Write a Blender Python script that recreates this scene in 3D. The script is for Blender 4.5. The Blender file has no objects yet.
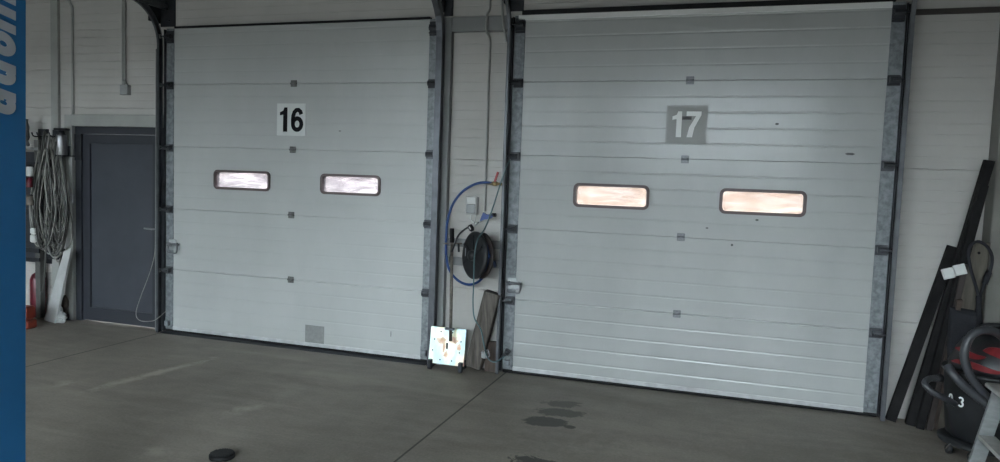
import bpy, math, random
from mathutils import Vector, Matrix
random.seed(7)
S = bpy.context.scene
COL = S.collection
R = math.radians

# ------------------------------------------------------------------ camera
F_PX = 722.0
YAW, PIT, ROL = 0.310974, 0.069941, 0.035998
CAM = Vector((5.29599, -5.83871, 1.644369))
fw = Vector((-math.sin(YAW)*math.cos(PIT), math.cos(YAW)*math.cos(PIT), -math.sin(PIT)))
rt = Vector((math.cos(YAW), math.sin(YAW), 0))
up = rt.cross(fw)
r2 = rt*math.cos(ROL) + up*math.sin(ROL)
u2 = -rt*math.sin(ROL) + up*math.cos(ROL)
cam_d = bpy.data.cameras.new('camera')
cam_d.sensor_width = 36.0
cam_d.lens = F_PX/1000*36
cam_d.clip_start = 0.05
cam = bpy.data.objects.new('camera', cam_d)
COL.objects.link(cam)
cam.matrix_world = Matrix(((r2.x, u2.x, -fw.x, CAM.x), (r2.y, u2.y, -fw.y, CAM.y), (r2.z, u2.z, -fw.z, CAM.z), (0, 0, 0, 1)))
S.camera = cam

def ray(u, v):
    return fw + r2*((u-500)/F_PX) - u2*((v-231)/F_PX)
def W(u, v, y=0.0):          # point seen at (u, v) on the vertical plane y
    d = ray(u, v); return CAM + d*((y-CAM.y)/d.y)
def FL(u, v, z=0.0):         # point seen at (u, v) on the level z
    d = ray(u, v); return CAM + d*((z-CAM.z)/d.z)
def WX(u, v, x):
    d = ray(u, v); return CAM + d*((x-CAM.x)/d.x)

# ------------------------------------------------------------------ materials
def nt(name):
    m = bpy.data.materials.new(name); m.use_nodes = True
    n = m.node_tree; b = n.nodes['Principled BSDF']
    return m, n, b
def mat(name, col, rough=0.6, metal=0.0, var=0.0, scale=6.0, bump=0.0, bscale=40.0, spec=None, stretch=(1, 1, 1), col2=None, lo=.35, hi=.65, coat=0):
    m, n, b = nt(name)
    b.inputs['Base Color'].default_value = (*col, 1)
    b.inputs['Roughness'].default_value = rough
    b.inputs['Metallic'].default_value = metal
    if spec is not None: b.inputs['Specular IOR Level'].default_value = spec
    if coat: b.inputs['Coat Weight'].default_value = coat
    tc = n.nodes.new('ShaderNodeTexCoord')
    mp = n.nodes.new('ShaderNodeMapping'); mp.inputs['Scale'].default_value = stretch
    n.links.new(tc.outputs['Object'], mp.inputs['Vector'])
    if var or col2:
        no = n.nodes.new('ShaderNodeTexNoise'); no.inputs['Scale'].default_value = scale
        no.inputs['Detail'].default_value = 6; no.inputs['Roughness'].default_value = .6
        n.links.new(mp.outputs['Vector'], no.inputs['Vector'])
        cr = n.nodes.new('ShaderNodeValToRGB')
        c2 = col2 if col2 else tuple(min(1, c*(1+var)) for c in col)
        c1 = col if col2 else tuple(c*(1-var) for c in col)
        cr.color_ramp.elements[0].position = lo; cr.color_ramp.elements[0].color = (*c1, 1)
        cr.color_ramp.elements[1].position = hi; cr.color_ramp.elements[1].color = (*c2, 1)
        n.links.new(no.outputs['Fac'], cr.inputs['Fac'])
        n.links.new(cr.outputs['Color'], b.inputs['Base Color'])
    if bump:
        nb = n.nodes.new('ShaderNodeTexNoise'); nb.inputs['Scale'].default_value = bscale; nb.inputs['Detail'].default_value = 4
        n.links.new(mp.outputs['Vector'], nb.inputs['Vector'])
        bp = n.nodes.new('ShaderNodeBump'); bp.inputs['Strength'].default_value = bump; bp.inputs['Distance'].default_value = .01
        n.links.new(nb.outputs['Fac'], bp.inputs['Height']); n.links.new(bp.outputs['Normal'], b.inputs['Normal'])
    return m

M = {}
M['wall'] = mat('wall_panel_paint', (.465, .45, .425), .55, var=.06, scale=1.6)
M['door16'] = mat('door_sixteen_paint', (.43, .44, .43), .42, var=.05, scale=1.3, bump=.05, bscale=2.2, stretch=(1, 1, .5))
M['door17'] = mat('door_seventeen_paint', (.43, .44, .43), .23, var=.06, scale=1.6, bump=.12, bscale=2.6, stretch=(1, 1, .6))
M['galv'] = mat('galvanised_steel', (.145, .16, .172), .5, .3, scale=22, bump=.05, bscale=60, col2=(.25, .27, .282), lo=.38, hi=.62)
M['galv_light'] = mat('bright_zinc', (.42, .44, .45), .35, .4, var=.15, scale=20)
M['track'] = mat('track_steel', (.085, .09, .10), .38, .6, var=.2, scale=9)
M['track_mid'] = mat('track_rail_steel', (.12, .125, .135), .36, .5, var=.2, scale=9)
M['track_lip'] = mat('track_steel_edge', (.22, .23, .24), .4, .4, var=.15, scale=9)
M['dark_steel'] = mat('dark_steel', (.028, .03, .036), .5, .3, var=.25, scale=10)
M['post'] = mat('grey_post_paint', (.22, .225, .225), .5, var=.08, scale=5)
M['frame'] = mat('light_frame_paint', (.32, .325, .305), .55, var=.08, scale=4)
M['alu'] = mat('aluminium', (.52, .53, .53), .4, .3, var=.12, scale=12)
M['rubber'] = mat('black_rubber', (.012, .012, .013), .7, var=.2, scale=14, spec=.25)
M['blackpl'] = mat('black_plastic', (.016, .017, .019), .42, var=.2, scale=10)
M['whitepl'] = mat('white_plastic', (.62, .63, .61), .4, var=.04, scale=10)
M['greypl'] = mat('grey_plastic', (.30, .31, .31), .45, var=.06, scale=12)
M['darkdoor'] = mat('anthracite_door_paint', (.050, .055, .068), .42, var=.12, scale=2.2)
M['darkframe'] = mat('anthracite_frame_paint', (.030, .033, .042), .45, var=.1, scale=3)
M['plate16'] = mat('number_plate_light', (.60, .62, .60), .5, var=.03)
M['plate17'] = mat('number_plate_grey', (.33, .335, .32), .45, var=.03)
M['ink'] = mat('black_print', (.006, .006, .008), .7, spec=.15)
M['paper'] = mat('white_print', (.85, .86, .84), .5)
M['smear'] = mat('dark_scuff', (.10, .10, .10), .6, var=.3, scale=30)
M['patch'] = mat('grey_patch', (.22, .225, .22), .55, var=.1, scale=30)
M['blue'] = mat('blue_lift_paint', (.014, .130, .31), .42, var=.10, scale=2.0)
M['letter'] = mat('pale_lettering', (.42, .44, .47), .5, var=.05)
M['wood'] = mat('weathered_wood', (.060, .052, .045), .8, scale=7, stretch=(6, 6, .7), bump=.3, bscale=9, col2=(.15, .132, .115))
M['wood_dark'] = mat('dark_wood', (.045, .032, .026), .75, scale=9, stretch=(5, 5, .6), bump=.25, bscale=10, col2=(.085, .060, .048))
M['board'] = mat('brown_grey_board', (.070, .062, .050), .8, scale=5, stretch=(5, 5, .5), bump=.2, bscale=10, col2=(.14, .125, .10))
M['bar'] = mat('black_bar', (.012, .0115, .012), .8, .0, var=.4, scale=8, spec=.2)
M['bar_brown'] = mat('brown_black_bar', (.03, .022, .02), .6, var=.3, scale=8)
M['column'] = mat('grey_column_paint', (.20, .195, .175), .65, var=.10, scale=4)
M['bluehose'] = mat('blue_hose', (.012, .055, .20), .4)
M['blueplastic'] = mat('blue_plastic', (.01, .045, .20), .4)
M['tealcord'] = mat('grey_green_cord', (.09, .16, .17), .5)
M['greycable'] = mat('grey_cable', (.27, .265, .245), .55, var=.15, scale=12)
M['greycable2'] = mat('dark_grey_cable', (.085, .085, .08), .55, var=.2, scale=12)
M['brass'] = mat('brass', (.36, .26, .12), .35, .8, var=.2, scale=40)
M['red'] = mat('red_paint', (.28, .02, .02), .4, var=.15, scale=10)
M['darkred'] = mat('dark_red_paint', (.11, .008, .018), .35, var=.15, scale=10)
M['orange'] = mat('orange_red_plastic', (.22, .035, .018), .5, var=.25, scale=12)
M['vacred'] = mat('vacuum_red', (.20, .018, .022), .42, var=.2, scale=14)
M['vachose'] = mat('vacuum_hose_grey', (.055, .057, .063), .35, var=.12, scale=8)
M['bag'] = mat('black_fabric', (.012, .013, .018), .8, var=.25, scale=18, bump=.3, bscale=60)
M['steel'] = mat('brushed_steel', (.36, .36, .37), .38, .8, var=.08, scale=12)
M['chrome'] = mat('chrome', (.75, .75, .77), .15, 1.0)
M['rust'] = mat('worn_steel_pipe', (.16, .14, .12), .5, .4, var=.3, scale=25)
M['white_board'] = mat('off_white_board', (.46, .47, .46), .6, var=.08, scale=8)
M['brownrag'] = mat('brown_rag', (.10, .085, .07), .85, var=.3, scale=22, bump=.4, bscale=40)
M['ladder'] = mat('ladder_aluminium', (.27, .285, .285), .42, .4, var=.12, scale=14, stretch=(1, 1, 3))
M['ladder_light'] = mat('ladder_step', (.45, .45, .42), .5, .2, var=.12, scale=14)
M['ground'] = mat('yard_ground', (.06, .058, .055), .9, var=.1, scale=1)
M['facade'] = mat('facade_added', (.50, .44, .41), .9, col2=(.72, .64, .60), scale=.9, stretch=(1, 1, 2.5))
M['sky_block'] = mat('sky_block_wall', (.05, .047, .044), .9, var=.15, scale=.8)

def iridescent():
    m, n, b = nt('stained_sheen_plate')
    tc = n.nodes.new('ShaderNodeTexCoord')
    no = n.nodes.new('ShaderNodeTexNoise'); no.inputs['Scale'].default_value = 6; no.inputs['Detail'].default_value = 4
    mp = n.nodes.new('ShaderNodeMapping'); mp.inputs['Scale'].default_value = (1.6, 1, .7)
    n.links.new(tc.outputs['Object'], mp.inputs['Vector']); n.links.new(mp.outputs['Vector'], no.inputs['Vector'])
    cr = n.nodes.new('ShaderNodeValToRGB'); e = cr.color_ramp  # bright pastel ramp paints the plate's iridescent reflections into its base colour
    e.elements[0].position = .30; e.elements[0].color = (.55, .70, .95, 1)
    e.elements[1].position = .44; e.elements[1].color = (.72, .92, .84, 1)
    for p, c in ((.52, (.98, .95, .70, 1)), (.60, (.96, .84, .66, 1)), (.66, (.93, .66, .66, 1)), (.76, (.92, .45, .20, 1))):
        k = e.elements.new(p); k.color = c
    n.links.new(no.outputs['Fac'], cr.inputs['Fac'])
    # orange rust blotches with a place of their own near the middle
    n.links.new(cr.outputs['Color'], b.inputs['Base Color'])
    b.inputs['Metallic'].default_value = .25; b.inputs['Roughness'].default_value = .3
    return m
M['plate'] = iridescent()
M['rustspot'] = mat('orange_rust_mark', (.80, .48, .28), .5, scale=30, col2=(.92, .76, .60), var=.1)

def pane_mat(name, tint, tint2):  # streaky tint, set low to tone down the view behind
    m, n, b = nt(name)
    out = n.nodes['Material Output']
    tr = n.nodes.new('ShaderNodeBsdfTransparent')
    tl = n.nodes.new('ShaderNodeBsdfTranslucent'); tl.inputs['Color'].default_value = (*tint, 1)
    gl = n.nodes.new('ShaderNodeBsdfGlossy'); gl.inputs['Roughness'].default_value = .12; gl.inputs['Color'].default_value = (.8, .8, .8, 1)
    tc = n.nodes.new('ShaderNodeTexCoord'); mp = n.nodes.new('ShaderNodeMapping'); mp.inputs['Scale'].default_value = (.6, 1, 3.5)
    no = n.nodes.new('ShaderNodeTexNoise'); no.inputs['Scale'].default_value = 7; no.inputs['Detail'].default_value = 5; no.inputs['Distortion'].default_value = .8
    n.links.new(tc.outputs['Object'], mp.inputs['Vector']); n.links.new(mp.outputs['Vector'], no.inputs['Vector'])
    cr = n.nodes.new('ShaderNodeValToRGB'); cr.color_ramp.elements[0].position = .42; cr.color_ramp.elements[1].position = .60
    cr.color_ramp.elements[0].color = (*tint2, 1); cr.color_ramp.elements[1].color = (*tint, 1)
    n.links.new(no.outputs['Fac'], cr.inputs['Fac']); n.links.new(cr.outputs['Color'], tr.inputs['Color'])
    mx = n.nodes.new('ShaderNodeMixShader'); mx.inputs[0].default_value = .12
    n.links.new(tr.outputs[0], mx.inputs[1]); n.links.new(tl.outputs[0], mx.inputs[2])
    m2 = n.nodes.new('ShaderNodeMixShader'); m2.inputs[0].default_value = .06
    n.links.new(mx.outputs[0], m2.inputs[1]); n.links.new(gl.outputs[0], m2.inputs[2])
    n.links.new(m2.outputs[0], out.inputs['Surface'])
    return m
M['pane16'] = pane_mat('streaked_pane', (.43, .41, .415), (.27, .255, .265))
M['pane17'] = pane_mat('clouded_pane', (.42, .385, .365), (.35, .295, .26))

def floor_mat():
    m, n, b = nt('concrete_floor'); L = n.links
    tc = n.nodes.new('ShaderNodeTexCoord'); P = tc.outputs['Object']
    def math_(op, a, c=None, clamp=False):
        k = n.nodes.new('ShaderNodeMath'); k.operation = op; k.use_clamp = clamp
        for i, x in enumerate((a, c)):
            if x is None: continue
            if isinstance(x, (int, float)): k.inputs[i].default_value = x
            else: L.new(x, k.inputs[i])
        return k.outputs[0]
    def noise(scale, det=6, dist=0, rough=.6, vec=P):
        k = n.nodes.new('ShaderNodeTexNoise'); k.inputs['Scale'].default_value = scale; k.inputs['Detail'].default_value = det
        k.inputs['Distortion'].default_value = dist; k.inputs['Roughness'].default_value = rough; L.new(vec, k.inputs['Vector']); return k
    def ramp(f, p0, c0, p1, c1):
        k = n.nodes.new('ShaderNodeValToRGB'); e = k.color_ramp.elements
        e[0].position = p0; e[0].color = (*c0, 1); e[1].position = p1; e[1].color = (*c1, 1); L.new(f, k.inputs['Fac']); return k.outputs['Color']
    def mix(f, a, c, kind='MIX'):
        k = n.nodes.new('ShaderNodeMix'); k.data_type = 'RGBA'; k.blend_type = kind
        if isinstance(f, (int, float)): k.inputs[0].default_value = f
        else: L.new(f, k.inputs[0])
        for i, x in ((6, a), (7, c)):
            if isinstance(x, tuple): k.inputs[i].default_value = (*x, 1)
            else: L.new(x, k.inputs[i])
        return k.outputs[2]
    n1 = noise(.55, 5, .4); n2 = noise(3.2, 8, .2, .7); n3 = noise(60, 3)
    c = ramp(n1.outputs['Fac'], .32, (.165, .154, .136), .66, (.33, .31, .28))
    mpb = n.nodes.new('ShaderNodeMapping'); mpb.inputs['Rotation'].default_value = (0, 0, R(38)); mpb.inputs['Scale'].default_value = (.6, 2.2, 1); L.new(P, mpb.inputs['Vector'])
    n5 = noise(1.5, 8, .8, .68, mpb.outputs['Vector'])
    c = mix(.5, c, ramp(n5.outputs['Fac'], .36, (.145, .135, .12), .64, (.37, .35, .315)))
    c = mix(.4, c, ramp(n2.outputs['Fac'], .34, (.14, .13, .118), .68, (.36, .34, .305)))
    c = mix(.2, c, ramp(n3.outputs['Fac'], .35, (.12, .115, .10), .7, (.4, .38, .35)))
    mp = n.nodes.new('ShaderNodeMapping'); mp.inputs['Rotation'].default_value = (0, 0, R(52)); mp.inputs['Scale'].default_value = (.5, 3.2, 1); L.new(P, mp.inputs['Vector'])
    n4 = noise(1.1, 6, .3, .6, mp.outputs['Vector'])
    c = mix(ramp_f(n, L, n4.outputs['Fac'], .55, .75), c, (.40, .38, .34))
    warp = noise(9, 6, .6, .75); warpf = math_('MULTIPLY', math_('SUBTRACT', warp.outputs['Fac'], .5), 3.4)
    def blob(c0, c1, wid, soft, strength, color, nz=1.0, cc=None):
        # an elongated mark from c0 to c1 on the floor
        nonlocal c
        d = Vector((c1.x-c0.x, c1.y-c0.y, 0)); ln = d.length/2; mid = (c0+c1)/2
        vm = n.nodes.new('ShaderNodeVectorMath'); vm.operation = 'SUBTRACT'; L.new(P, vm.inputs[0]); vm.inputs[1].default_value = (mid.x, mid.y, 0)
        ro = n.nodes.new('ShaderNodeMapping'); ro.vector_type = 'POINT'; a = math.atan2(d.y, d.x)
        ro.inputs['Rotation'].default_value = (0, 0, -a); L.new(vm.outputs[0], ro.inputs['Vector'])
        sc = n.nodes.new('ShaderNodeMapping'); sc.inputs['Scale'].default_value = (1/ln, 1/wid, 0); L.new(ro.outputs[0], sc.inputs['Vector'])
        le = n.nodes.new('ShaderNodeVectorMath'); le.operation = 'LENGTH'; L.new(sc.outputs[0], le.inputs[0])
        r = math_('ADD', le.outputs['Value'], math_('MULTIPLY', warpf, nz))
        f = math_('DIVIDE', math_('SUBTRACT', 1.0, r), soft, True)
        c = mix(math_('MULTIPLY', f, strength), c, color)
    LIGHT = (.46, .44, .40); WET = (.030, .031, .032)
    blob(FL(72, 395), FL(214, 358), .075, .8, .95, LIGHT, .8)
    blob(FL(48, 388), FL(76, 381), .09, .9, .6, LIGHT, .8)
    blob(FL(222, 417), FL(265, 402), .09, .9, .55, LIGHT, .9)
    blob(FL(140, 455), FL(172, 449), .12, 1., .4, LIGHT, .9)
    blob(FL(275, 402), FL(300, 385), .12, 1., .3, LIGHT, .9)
    blob(FL(522, 420), FL(568, 423), .11, .14, .8, WET, .45)
    blob(FL(534, 411), FL(586, 414), .10, .2, .65, WET, .6)
    blob(FL(541, 403), FL(582, 405), .09, .25, .55, WET, .7)
    blob(FL(563, 426), FL(577, 428), .04, .3, .8, (.02, .02, .02), .3)
    blob(FL(512, 458), FL(556, 468), .09, .2, .85, (.018, .018, .02), .9)
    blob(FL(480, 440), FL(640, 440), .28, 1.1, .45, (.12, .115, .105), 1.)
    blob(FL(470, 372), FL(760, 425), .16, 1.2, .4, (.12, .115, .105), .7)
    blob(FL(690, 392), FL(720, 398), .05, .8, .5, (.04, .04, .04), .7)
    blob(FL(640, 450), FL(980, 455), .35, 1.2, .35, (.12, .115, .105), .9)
    # sawn joints filled with dark mastic
    sx = n.nodes.new('ShaderNodeSeparateXYZ'); L.new(P, sx.inputs[0])
    for xj, w in ((3.516, .0075), (-.085, .008)):
        f = math_('LESS_THAN', math_('ABSOLUTE', math_('SUBTRACT', sx.outputs['X'], xj)), w)
        c = mix(math_('MULTIPLY', f, .8), c, (.028, .027, .025))
    c = mix(1.0, c, (1.05, .99, .93), 'MULTIPLY')
    L.new(c, b.inputs['Base Color'])
    rr = n.nodes.new('ShaderNodeMapRange'); L.new(n2.outputs['Fac'], rr.inputs[0]); rr.inputs[3].default_value = .5; rr.inputs[4].default_value = .72
    L.new(rr.outputs[0], b.inputs['Roughness'])
    bp = n.nodes.new('ShaderNodeBump'); bp.inputs['Strength'].default_value = .25; bp.inputs['Distance'].default_value = .01
    L.new(n2.outputs['Fac'], bp.inputs['Height']); L.new(bp.outputs['Normal'], b.inputs['Normal'])
    return m
def ramp_f(n, L, f, a, b_):
    k = n.nodes.new('ShaderNodeMapRange'); L.new(f, k.inputs[0]); k.inputs[1].default_value = a; k.inputs[2].default_value = b_; k.inputs[4].default_value = .5
    return k.outputs[0]
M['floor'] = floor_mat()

# ------------------------------------------------------------------ mesh builder
class MB:
    def __init__(s): s.v = []; s.f = []; s.sm = []
    def add(s, vs, fs, smooth=False):
        o = len(s.v); s.v += [Vector(v) for v in vs]; s.f += [tuple(i+o for i in f) for f in fs]; s.sm += [smooth]*len(fs); return s
    def box(s, x0, x1, y0, y1, z0, z1):
        x0, x1 = sorted((x0, x1)); y0, y1 = sorted((y0, y1)); z0, z1 = sorted((z0, z1))
        return s.add([(x0, y0, z0), (x1, y0, z0), (x1, y1, z0), (x0, y1, z0), (x0, y0, z1), (x1, y0, z1), (x1, y1, z1), (x0, y1, z1)],
                     [(0, 3, 2, 1), (4, 5, 6, 7), (0, 1, 5, 4), (1, 2, 6, 5), (2, 3, 7, 6), (3, 0, 4, 7)])
    def cbox(s, x0, x1, y0, y1, z0, z1, c=.004):   # chamfered box
        x0, x1 = sorted((x0, x1)); y0, y1 = sorted((y0, y1)); z0, z1 = sorted((z0, z1))
        c = min(c, (x1-x0)*.45, (y1-y0)*.45, (z1-z0)*.45)
        lev = [(z0, c), (z0+c, 0), (z1-c, 0), (z1, c)]
        vs = []
        for z, k in lev:
            a, b, d, e = x0+k, x1-k, y0+k, y1-k
            q = c if k == 0 else c*.5
            vs += [(a+q, d, z), (b-q, d, z), (b, d+q, z), (b, e-q, z), (b-q, e, z), (a+q, e, z), (a, e-q, z), (a, d+q, z)]
        fs = [tuple(range(7, -1, -1)), tuple(range(24, 32))]
        for L_ in range(3):
            for i in range(8):
                j = (i+1) % 8; fs.append((L_*8+i, L_*8+j, L_*8+8+j, L_*8+8+i))
        return s.add(vs, fs)
    def prism(s, pts, fn, smooth=False):
        """pts: 2D outline, fn(a, b, t) with t 0/1 -> 3D"""
        n = len(pts)
        vs = [fn(a, b, 0) for a, b in pts]+[fn(a, b, 1) for a, b in pts]
        fs = [tuple(range(n-1, -1, -1)), tuple(range(n, 2*n))]+[(i, (i+1) % n, n+(i+1) % n, n+i) for i in range(n)]
        return s.add(vs, fs, smooth)
    def bar(s, A, B, w, d, side=Vector((1, 0, 0)), prof=None):
        """bar of profile w (along side) x d from A to B"""
        A = Vector(A); B = Vector(B); ax = (B-A).normalized(); sd = (Vector(side)-ax*ax.dot(Vector(side))).normalized(); nn = ax.cross(sd)
        prof = prof or [(-w/2, -d/2), (w/2, -d/2), (w/2, d/2), (-w/2, d/2)]
        return s.prism(prof, lambda a, b, t: (B if t else A)+sd*a+nn*b)
    def tube(s, pts, r, seg=10, closed=False, caps=True, rf=None):
        pts = [Vector(p) for p in pts]; n = len(pts); rings = []
        t0 = (pts[1]-pts[0]).normalized(); ref = Vector((0, 0, 1)) if abs(t0.z) < .9 else Vector((1, 0, 0))
        nn = (ref-t0*ref.dot(t0)).normalized()
        o = len(s.v)
        for i, p in enumerate(pts):
            a = pts[max(i-1, 0)]; b = pts[min(i+1, n-1)]
            if closed: a = pts[(i-1) % n]; b = pts[(i+1) % n]
            t = (b-a).normalized(); nn = (nn-t*nn.dot(t)).normalized(); bb = t.cross(nn)
            rr = rf(i/(n-1)) if rf else r
            for k in range(seg):
                an = 2*math.pi*k/seg; s.v.append(p+(nn*math.cos(an)+bb*math.sin(an))*rr)
        m = n if closed else n-1
        for i in range(m):
            for k in range(seg):
                k2 = (k+1) % seg; i2 = (i+1) % n
                s.f.append((o+i*seg+k, o+i*seg+k2, o+i2*seg+k2, o+i2*seg+k)); s.sm.append(True)
        if caps and not closed:
            s.f.append(tuple(o+k for k in range(seg-1, -1, -1))); s.sm.append(False)
            s.f.append(tuple(o+(n-1)*seg+k for k in range(seg))); s.sm.append(False)
        return s
    def lathe(s, prof, origin, axis=(0, 0, 1), seg=28, smooth=True, sx=1, sy=1):
        ax = Vector(axis).normalized(); ref = Vector((1, 0, 0)) if abs(ax.x) < .9 else Vector((0, 1, 0))
        a = (ref-ax*ref.dot(ax)).normalized(); b = ax.cross(a); O = Vector(origin); o = len(s.v); n = len(prof)
        for r_, h in prof:
            for k in range(seg):
                an = 2*math.pi*k/seg; s.v.append(O+ax*h+a*(r_*sx*math.cos(an))+b*(r_*sy*math.sin(an)))
        for i in range(n-1):
            for k in range(seg):
                k2 = (k+1) % seg; s.f.append((o+i*seg+k, o+i*seg+k2, o+(i+1)*seg+k2, o+(i+1)*seg+k)); s.sm.append(smooth)
        s.f.append(tuple(o+k for k in range(seg-1, -1, -1))); s.sm.append(False)
        s.f.append(tuple(o+(n-1)*seg+k for k in range(seg))); s.sm.append(False)
        return s
    def build(s, name, m, parent=None, bevel=0):
        me = bpy.data.meshes.new(name)
        off = Vector((0, 0, 0)); q = parent
        while q is not None: off += q.location; q = q.parent
        o = bpy.data.objects.new(name, me)
        if parent is None:      # origin at the thing's base
            xs = [v.x for v in s.v]; ys = [v.y for v in s.v]; zs = [v.z for v in s.v]
            if name not in ('floor',): off = Vector(((min(xs)+max(xs))/2, (min(ys)+max(ys))/2, min(zs)))
            o.location = off
        else: o.parent = parent
        me.from_pydata([tuple(v-off) for v in s.v], [], s.f)
        me.polygons.foreach_set('use_smooth', s.sm)
        me.materials.append(m if not isinstance(m, str) else M[m]); me.update()
        COL.objects.link(o)
        if bevel:
            b = o.modifiers.new('bevel', 'BEVEL'); b.width = bevel; b.segments = 2; b.limit_method = 'ANGLE'
        return o
def cr(pts, k=8, closed=False):      # smooth curve through points
    P = [Vector(p) for p in pts]; n = len(P); out = []
    rng = range(n if closed else n-1)
    for i in rng:
        if closed: p0, p1, p2, p3 = P[(i-1) % n], P[i], P[(i+1) % n], P[(i+2) % n]
        else: p0, p1, p2, p3 = P[max(i-1, 0)], P[i], P[i+1], P[min(i+2, n-1)]
        for j in range(k):
            t = j/k; out.append(.5*((2*p1)+(p2-p0)*t+(2*p0-5*p1+4*p2-p3)*t*t+(3*p1-p0-3*p2+p3)*t**3))
    if not closed: out.append(P[-1])
    return out
def tag(o, label=None, cat=None, group=None, kind=None):
    if label: o['label'] = label
    if cat: o['category'] = cat
    if group: o['group'] = group
    if kind: o['kind'] = kind
    return o
def thing(name, loc, label, cat, group=None, kind=None):
    o = bpy.data.objects.new(name, None); COL.objects.link(o); o.location = Vector(loc); o.empty_display_size = .1
    return tag(o, label, cat, group, kind)
def struct(o, label, cat): return tag(o, label, cat, None, 'structure')

# ------------------------------------------------------------------ room shell
WY = 0.05                       # inner face of the wall
def ribbed(mb, x0, x1, z0, z1, y, thick, pitch, depth, base=0.0, gw=.0045, seams=(), ch=0):
    """panel standing in the xz plane, front towards -y, horizontal grooves"""
    zs = [(z0, ch*1.6), (z0+ch, 0)] if ch else [(z0, 0)]
    k = math.ceil((z0-base)/pitch)
    g = []
    while base+k*pitch < z1-gw*1.5:
        z = base+k*pitch
        if z > z0+gw*1.5: g.append((z, depth, gw))
        k += 1
    for sm_ in seams:
        if z0+.02 < sm_ < z1-.02:
            g = [q for q in g if abs(q[0]-sm_) > .03]; g.append((sm_, depth*4, gw*1.1))
    for z, d, w in sorted(g): zs += [(z-w, 0), (z-w*.3, d), (z+w*.3, d), (z+w, 0)]
    zs += [(z1-ch, 0), (z1, ch*1.6)] if ch else [(z1, 0)]
    pts = [(y+d, z) for z, d in zs]+[(y+thick, z1), (y+thick, z0)]
    n = len(pts)
    vs = [(x0, a, b) for a, b in pts]+[(x1, a, b) for a, b in pts]
    fs = [(i, i+1, n+i+1, n+i) for i in range(n-1)]+[(n-1, 0, n, 2*n-1)]
    # end caps in strips (quads between front and back)
    fs += [tuple(range(n-1, -1, -1)), tuple(range(n, 2*n))]
    mb.add(vs, fs)
XL, XR, ZC, YB = -4.5, 8.6, 4.3, -10.5
D16 = (0.0, 2.7175); D17 = (3.5776, 6.2948)
ZT = 3.013
w = MB()
zs_l = (W(60, 108, WY).z, W(60, 108, WY).z-1.1, W(60, 108, WY).z+1.1)
ribbed(w, XL, -1.30, 0, ZC, WY, .12, .080, .003, seams=zs_l)
ribbed(w, -1.30, -.139, 2.05, ZC, WY, .12, .080, .003, seams=zs_l)
ribbed(w, -.139, .09, 0, ZC, WY, .12, .080, .003, seams=zs_l)
ribbed(w, 2.63, 3.66, 0, ZC, WY, .12, .080, .0014, seams=(W(480, 160, WY).z, W(480, 289, WY).z))
ribbed(w, 6.2, XR, 0, ZC, WY, .12, .080, .0015, seams=(W(950, 170, WY).z, W(905, 322, WY).z, 3.1))
ribbed(w, .09, 2.63, 2.9, ZC, WY, .12, .080, .003)
ribbed(w, 3.66, 6.2, 2.9, ZC, WY, .12, .080, .003)
struct(w.build('wall_back', 'wall'), 'light grey ribbed panel wall around the two big sectional doors', 'wall')
f = MB().box(XL, XR, YB, .2, -.15, 0)
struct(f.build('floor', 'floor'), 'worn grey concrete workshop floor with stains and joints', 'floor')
struct(MB().box(XL, XR, YB, .2, ZC, ZC+.15).build('ceiling', mat('ceiling_paint', (.06, .057, .052), .8)), 'workshop ceiling above the bays', 'ceiling')
struct(MB().box(XL-.15, XL, YB, .2, 0, ZC).build('wall_left', mat('side_wall_paint', (.16, .155, .14), .8)), 'plain side wall left of the bays', 'wall')
struct(MB().box(XR, XR+.15, YB, .2, 0, ZC).build('wall_right', mat('side_wall_paint_right', (.12, .115, .105), .8)), 'plain side wall right of the bays', 'wall')
# opposite wall with the open bay doors the daylight comes through
OP = ((-3.4, 1.2), (3.0, 6.7)); OH = 3.4
b = MB(); xs = [XL]+[q for o in OP for q in o]+[XR]
for i in range(0, len(xs), 2): b.box(xs[i], xs[i+1], YB-.15, YB, 0, ZC)
for a, c in OP: b.box(a, c, YB-.15, YB, OH, ZC)
struct(b.build('wall_front', mat('front_wall_paint', (.09, .085, .078), .8)), 'wall with two open bay doorways opposite the closed doors', 'wall')
g = MB().box(-60, 60, .25, 60, -.2, -.06); g.box(-60, 60, -60, YB-.15, -.2, -.02)
struct(MB().box(-30, 40, 16, 16.4, -.06, 9).build('wall_facade_added', 'facade'), 'pinkish facade added behind the doors to tone down the window view', 'wall')  # added facade, takes the place of bright sky behind the panes
struct(MB().box(-40, 45, -24.3, -24, -.02, 4.0).build('wall_sky_block', 'sky_block'), 'plain unseen wall added across the yard to block low sky', 'wall')  # added out of view; cuts the low sky so the doors darken upwards
struct(g.build('trim_1', 'ground'), 'paved yard outside the building', 'yard')

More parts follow.
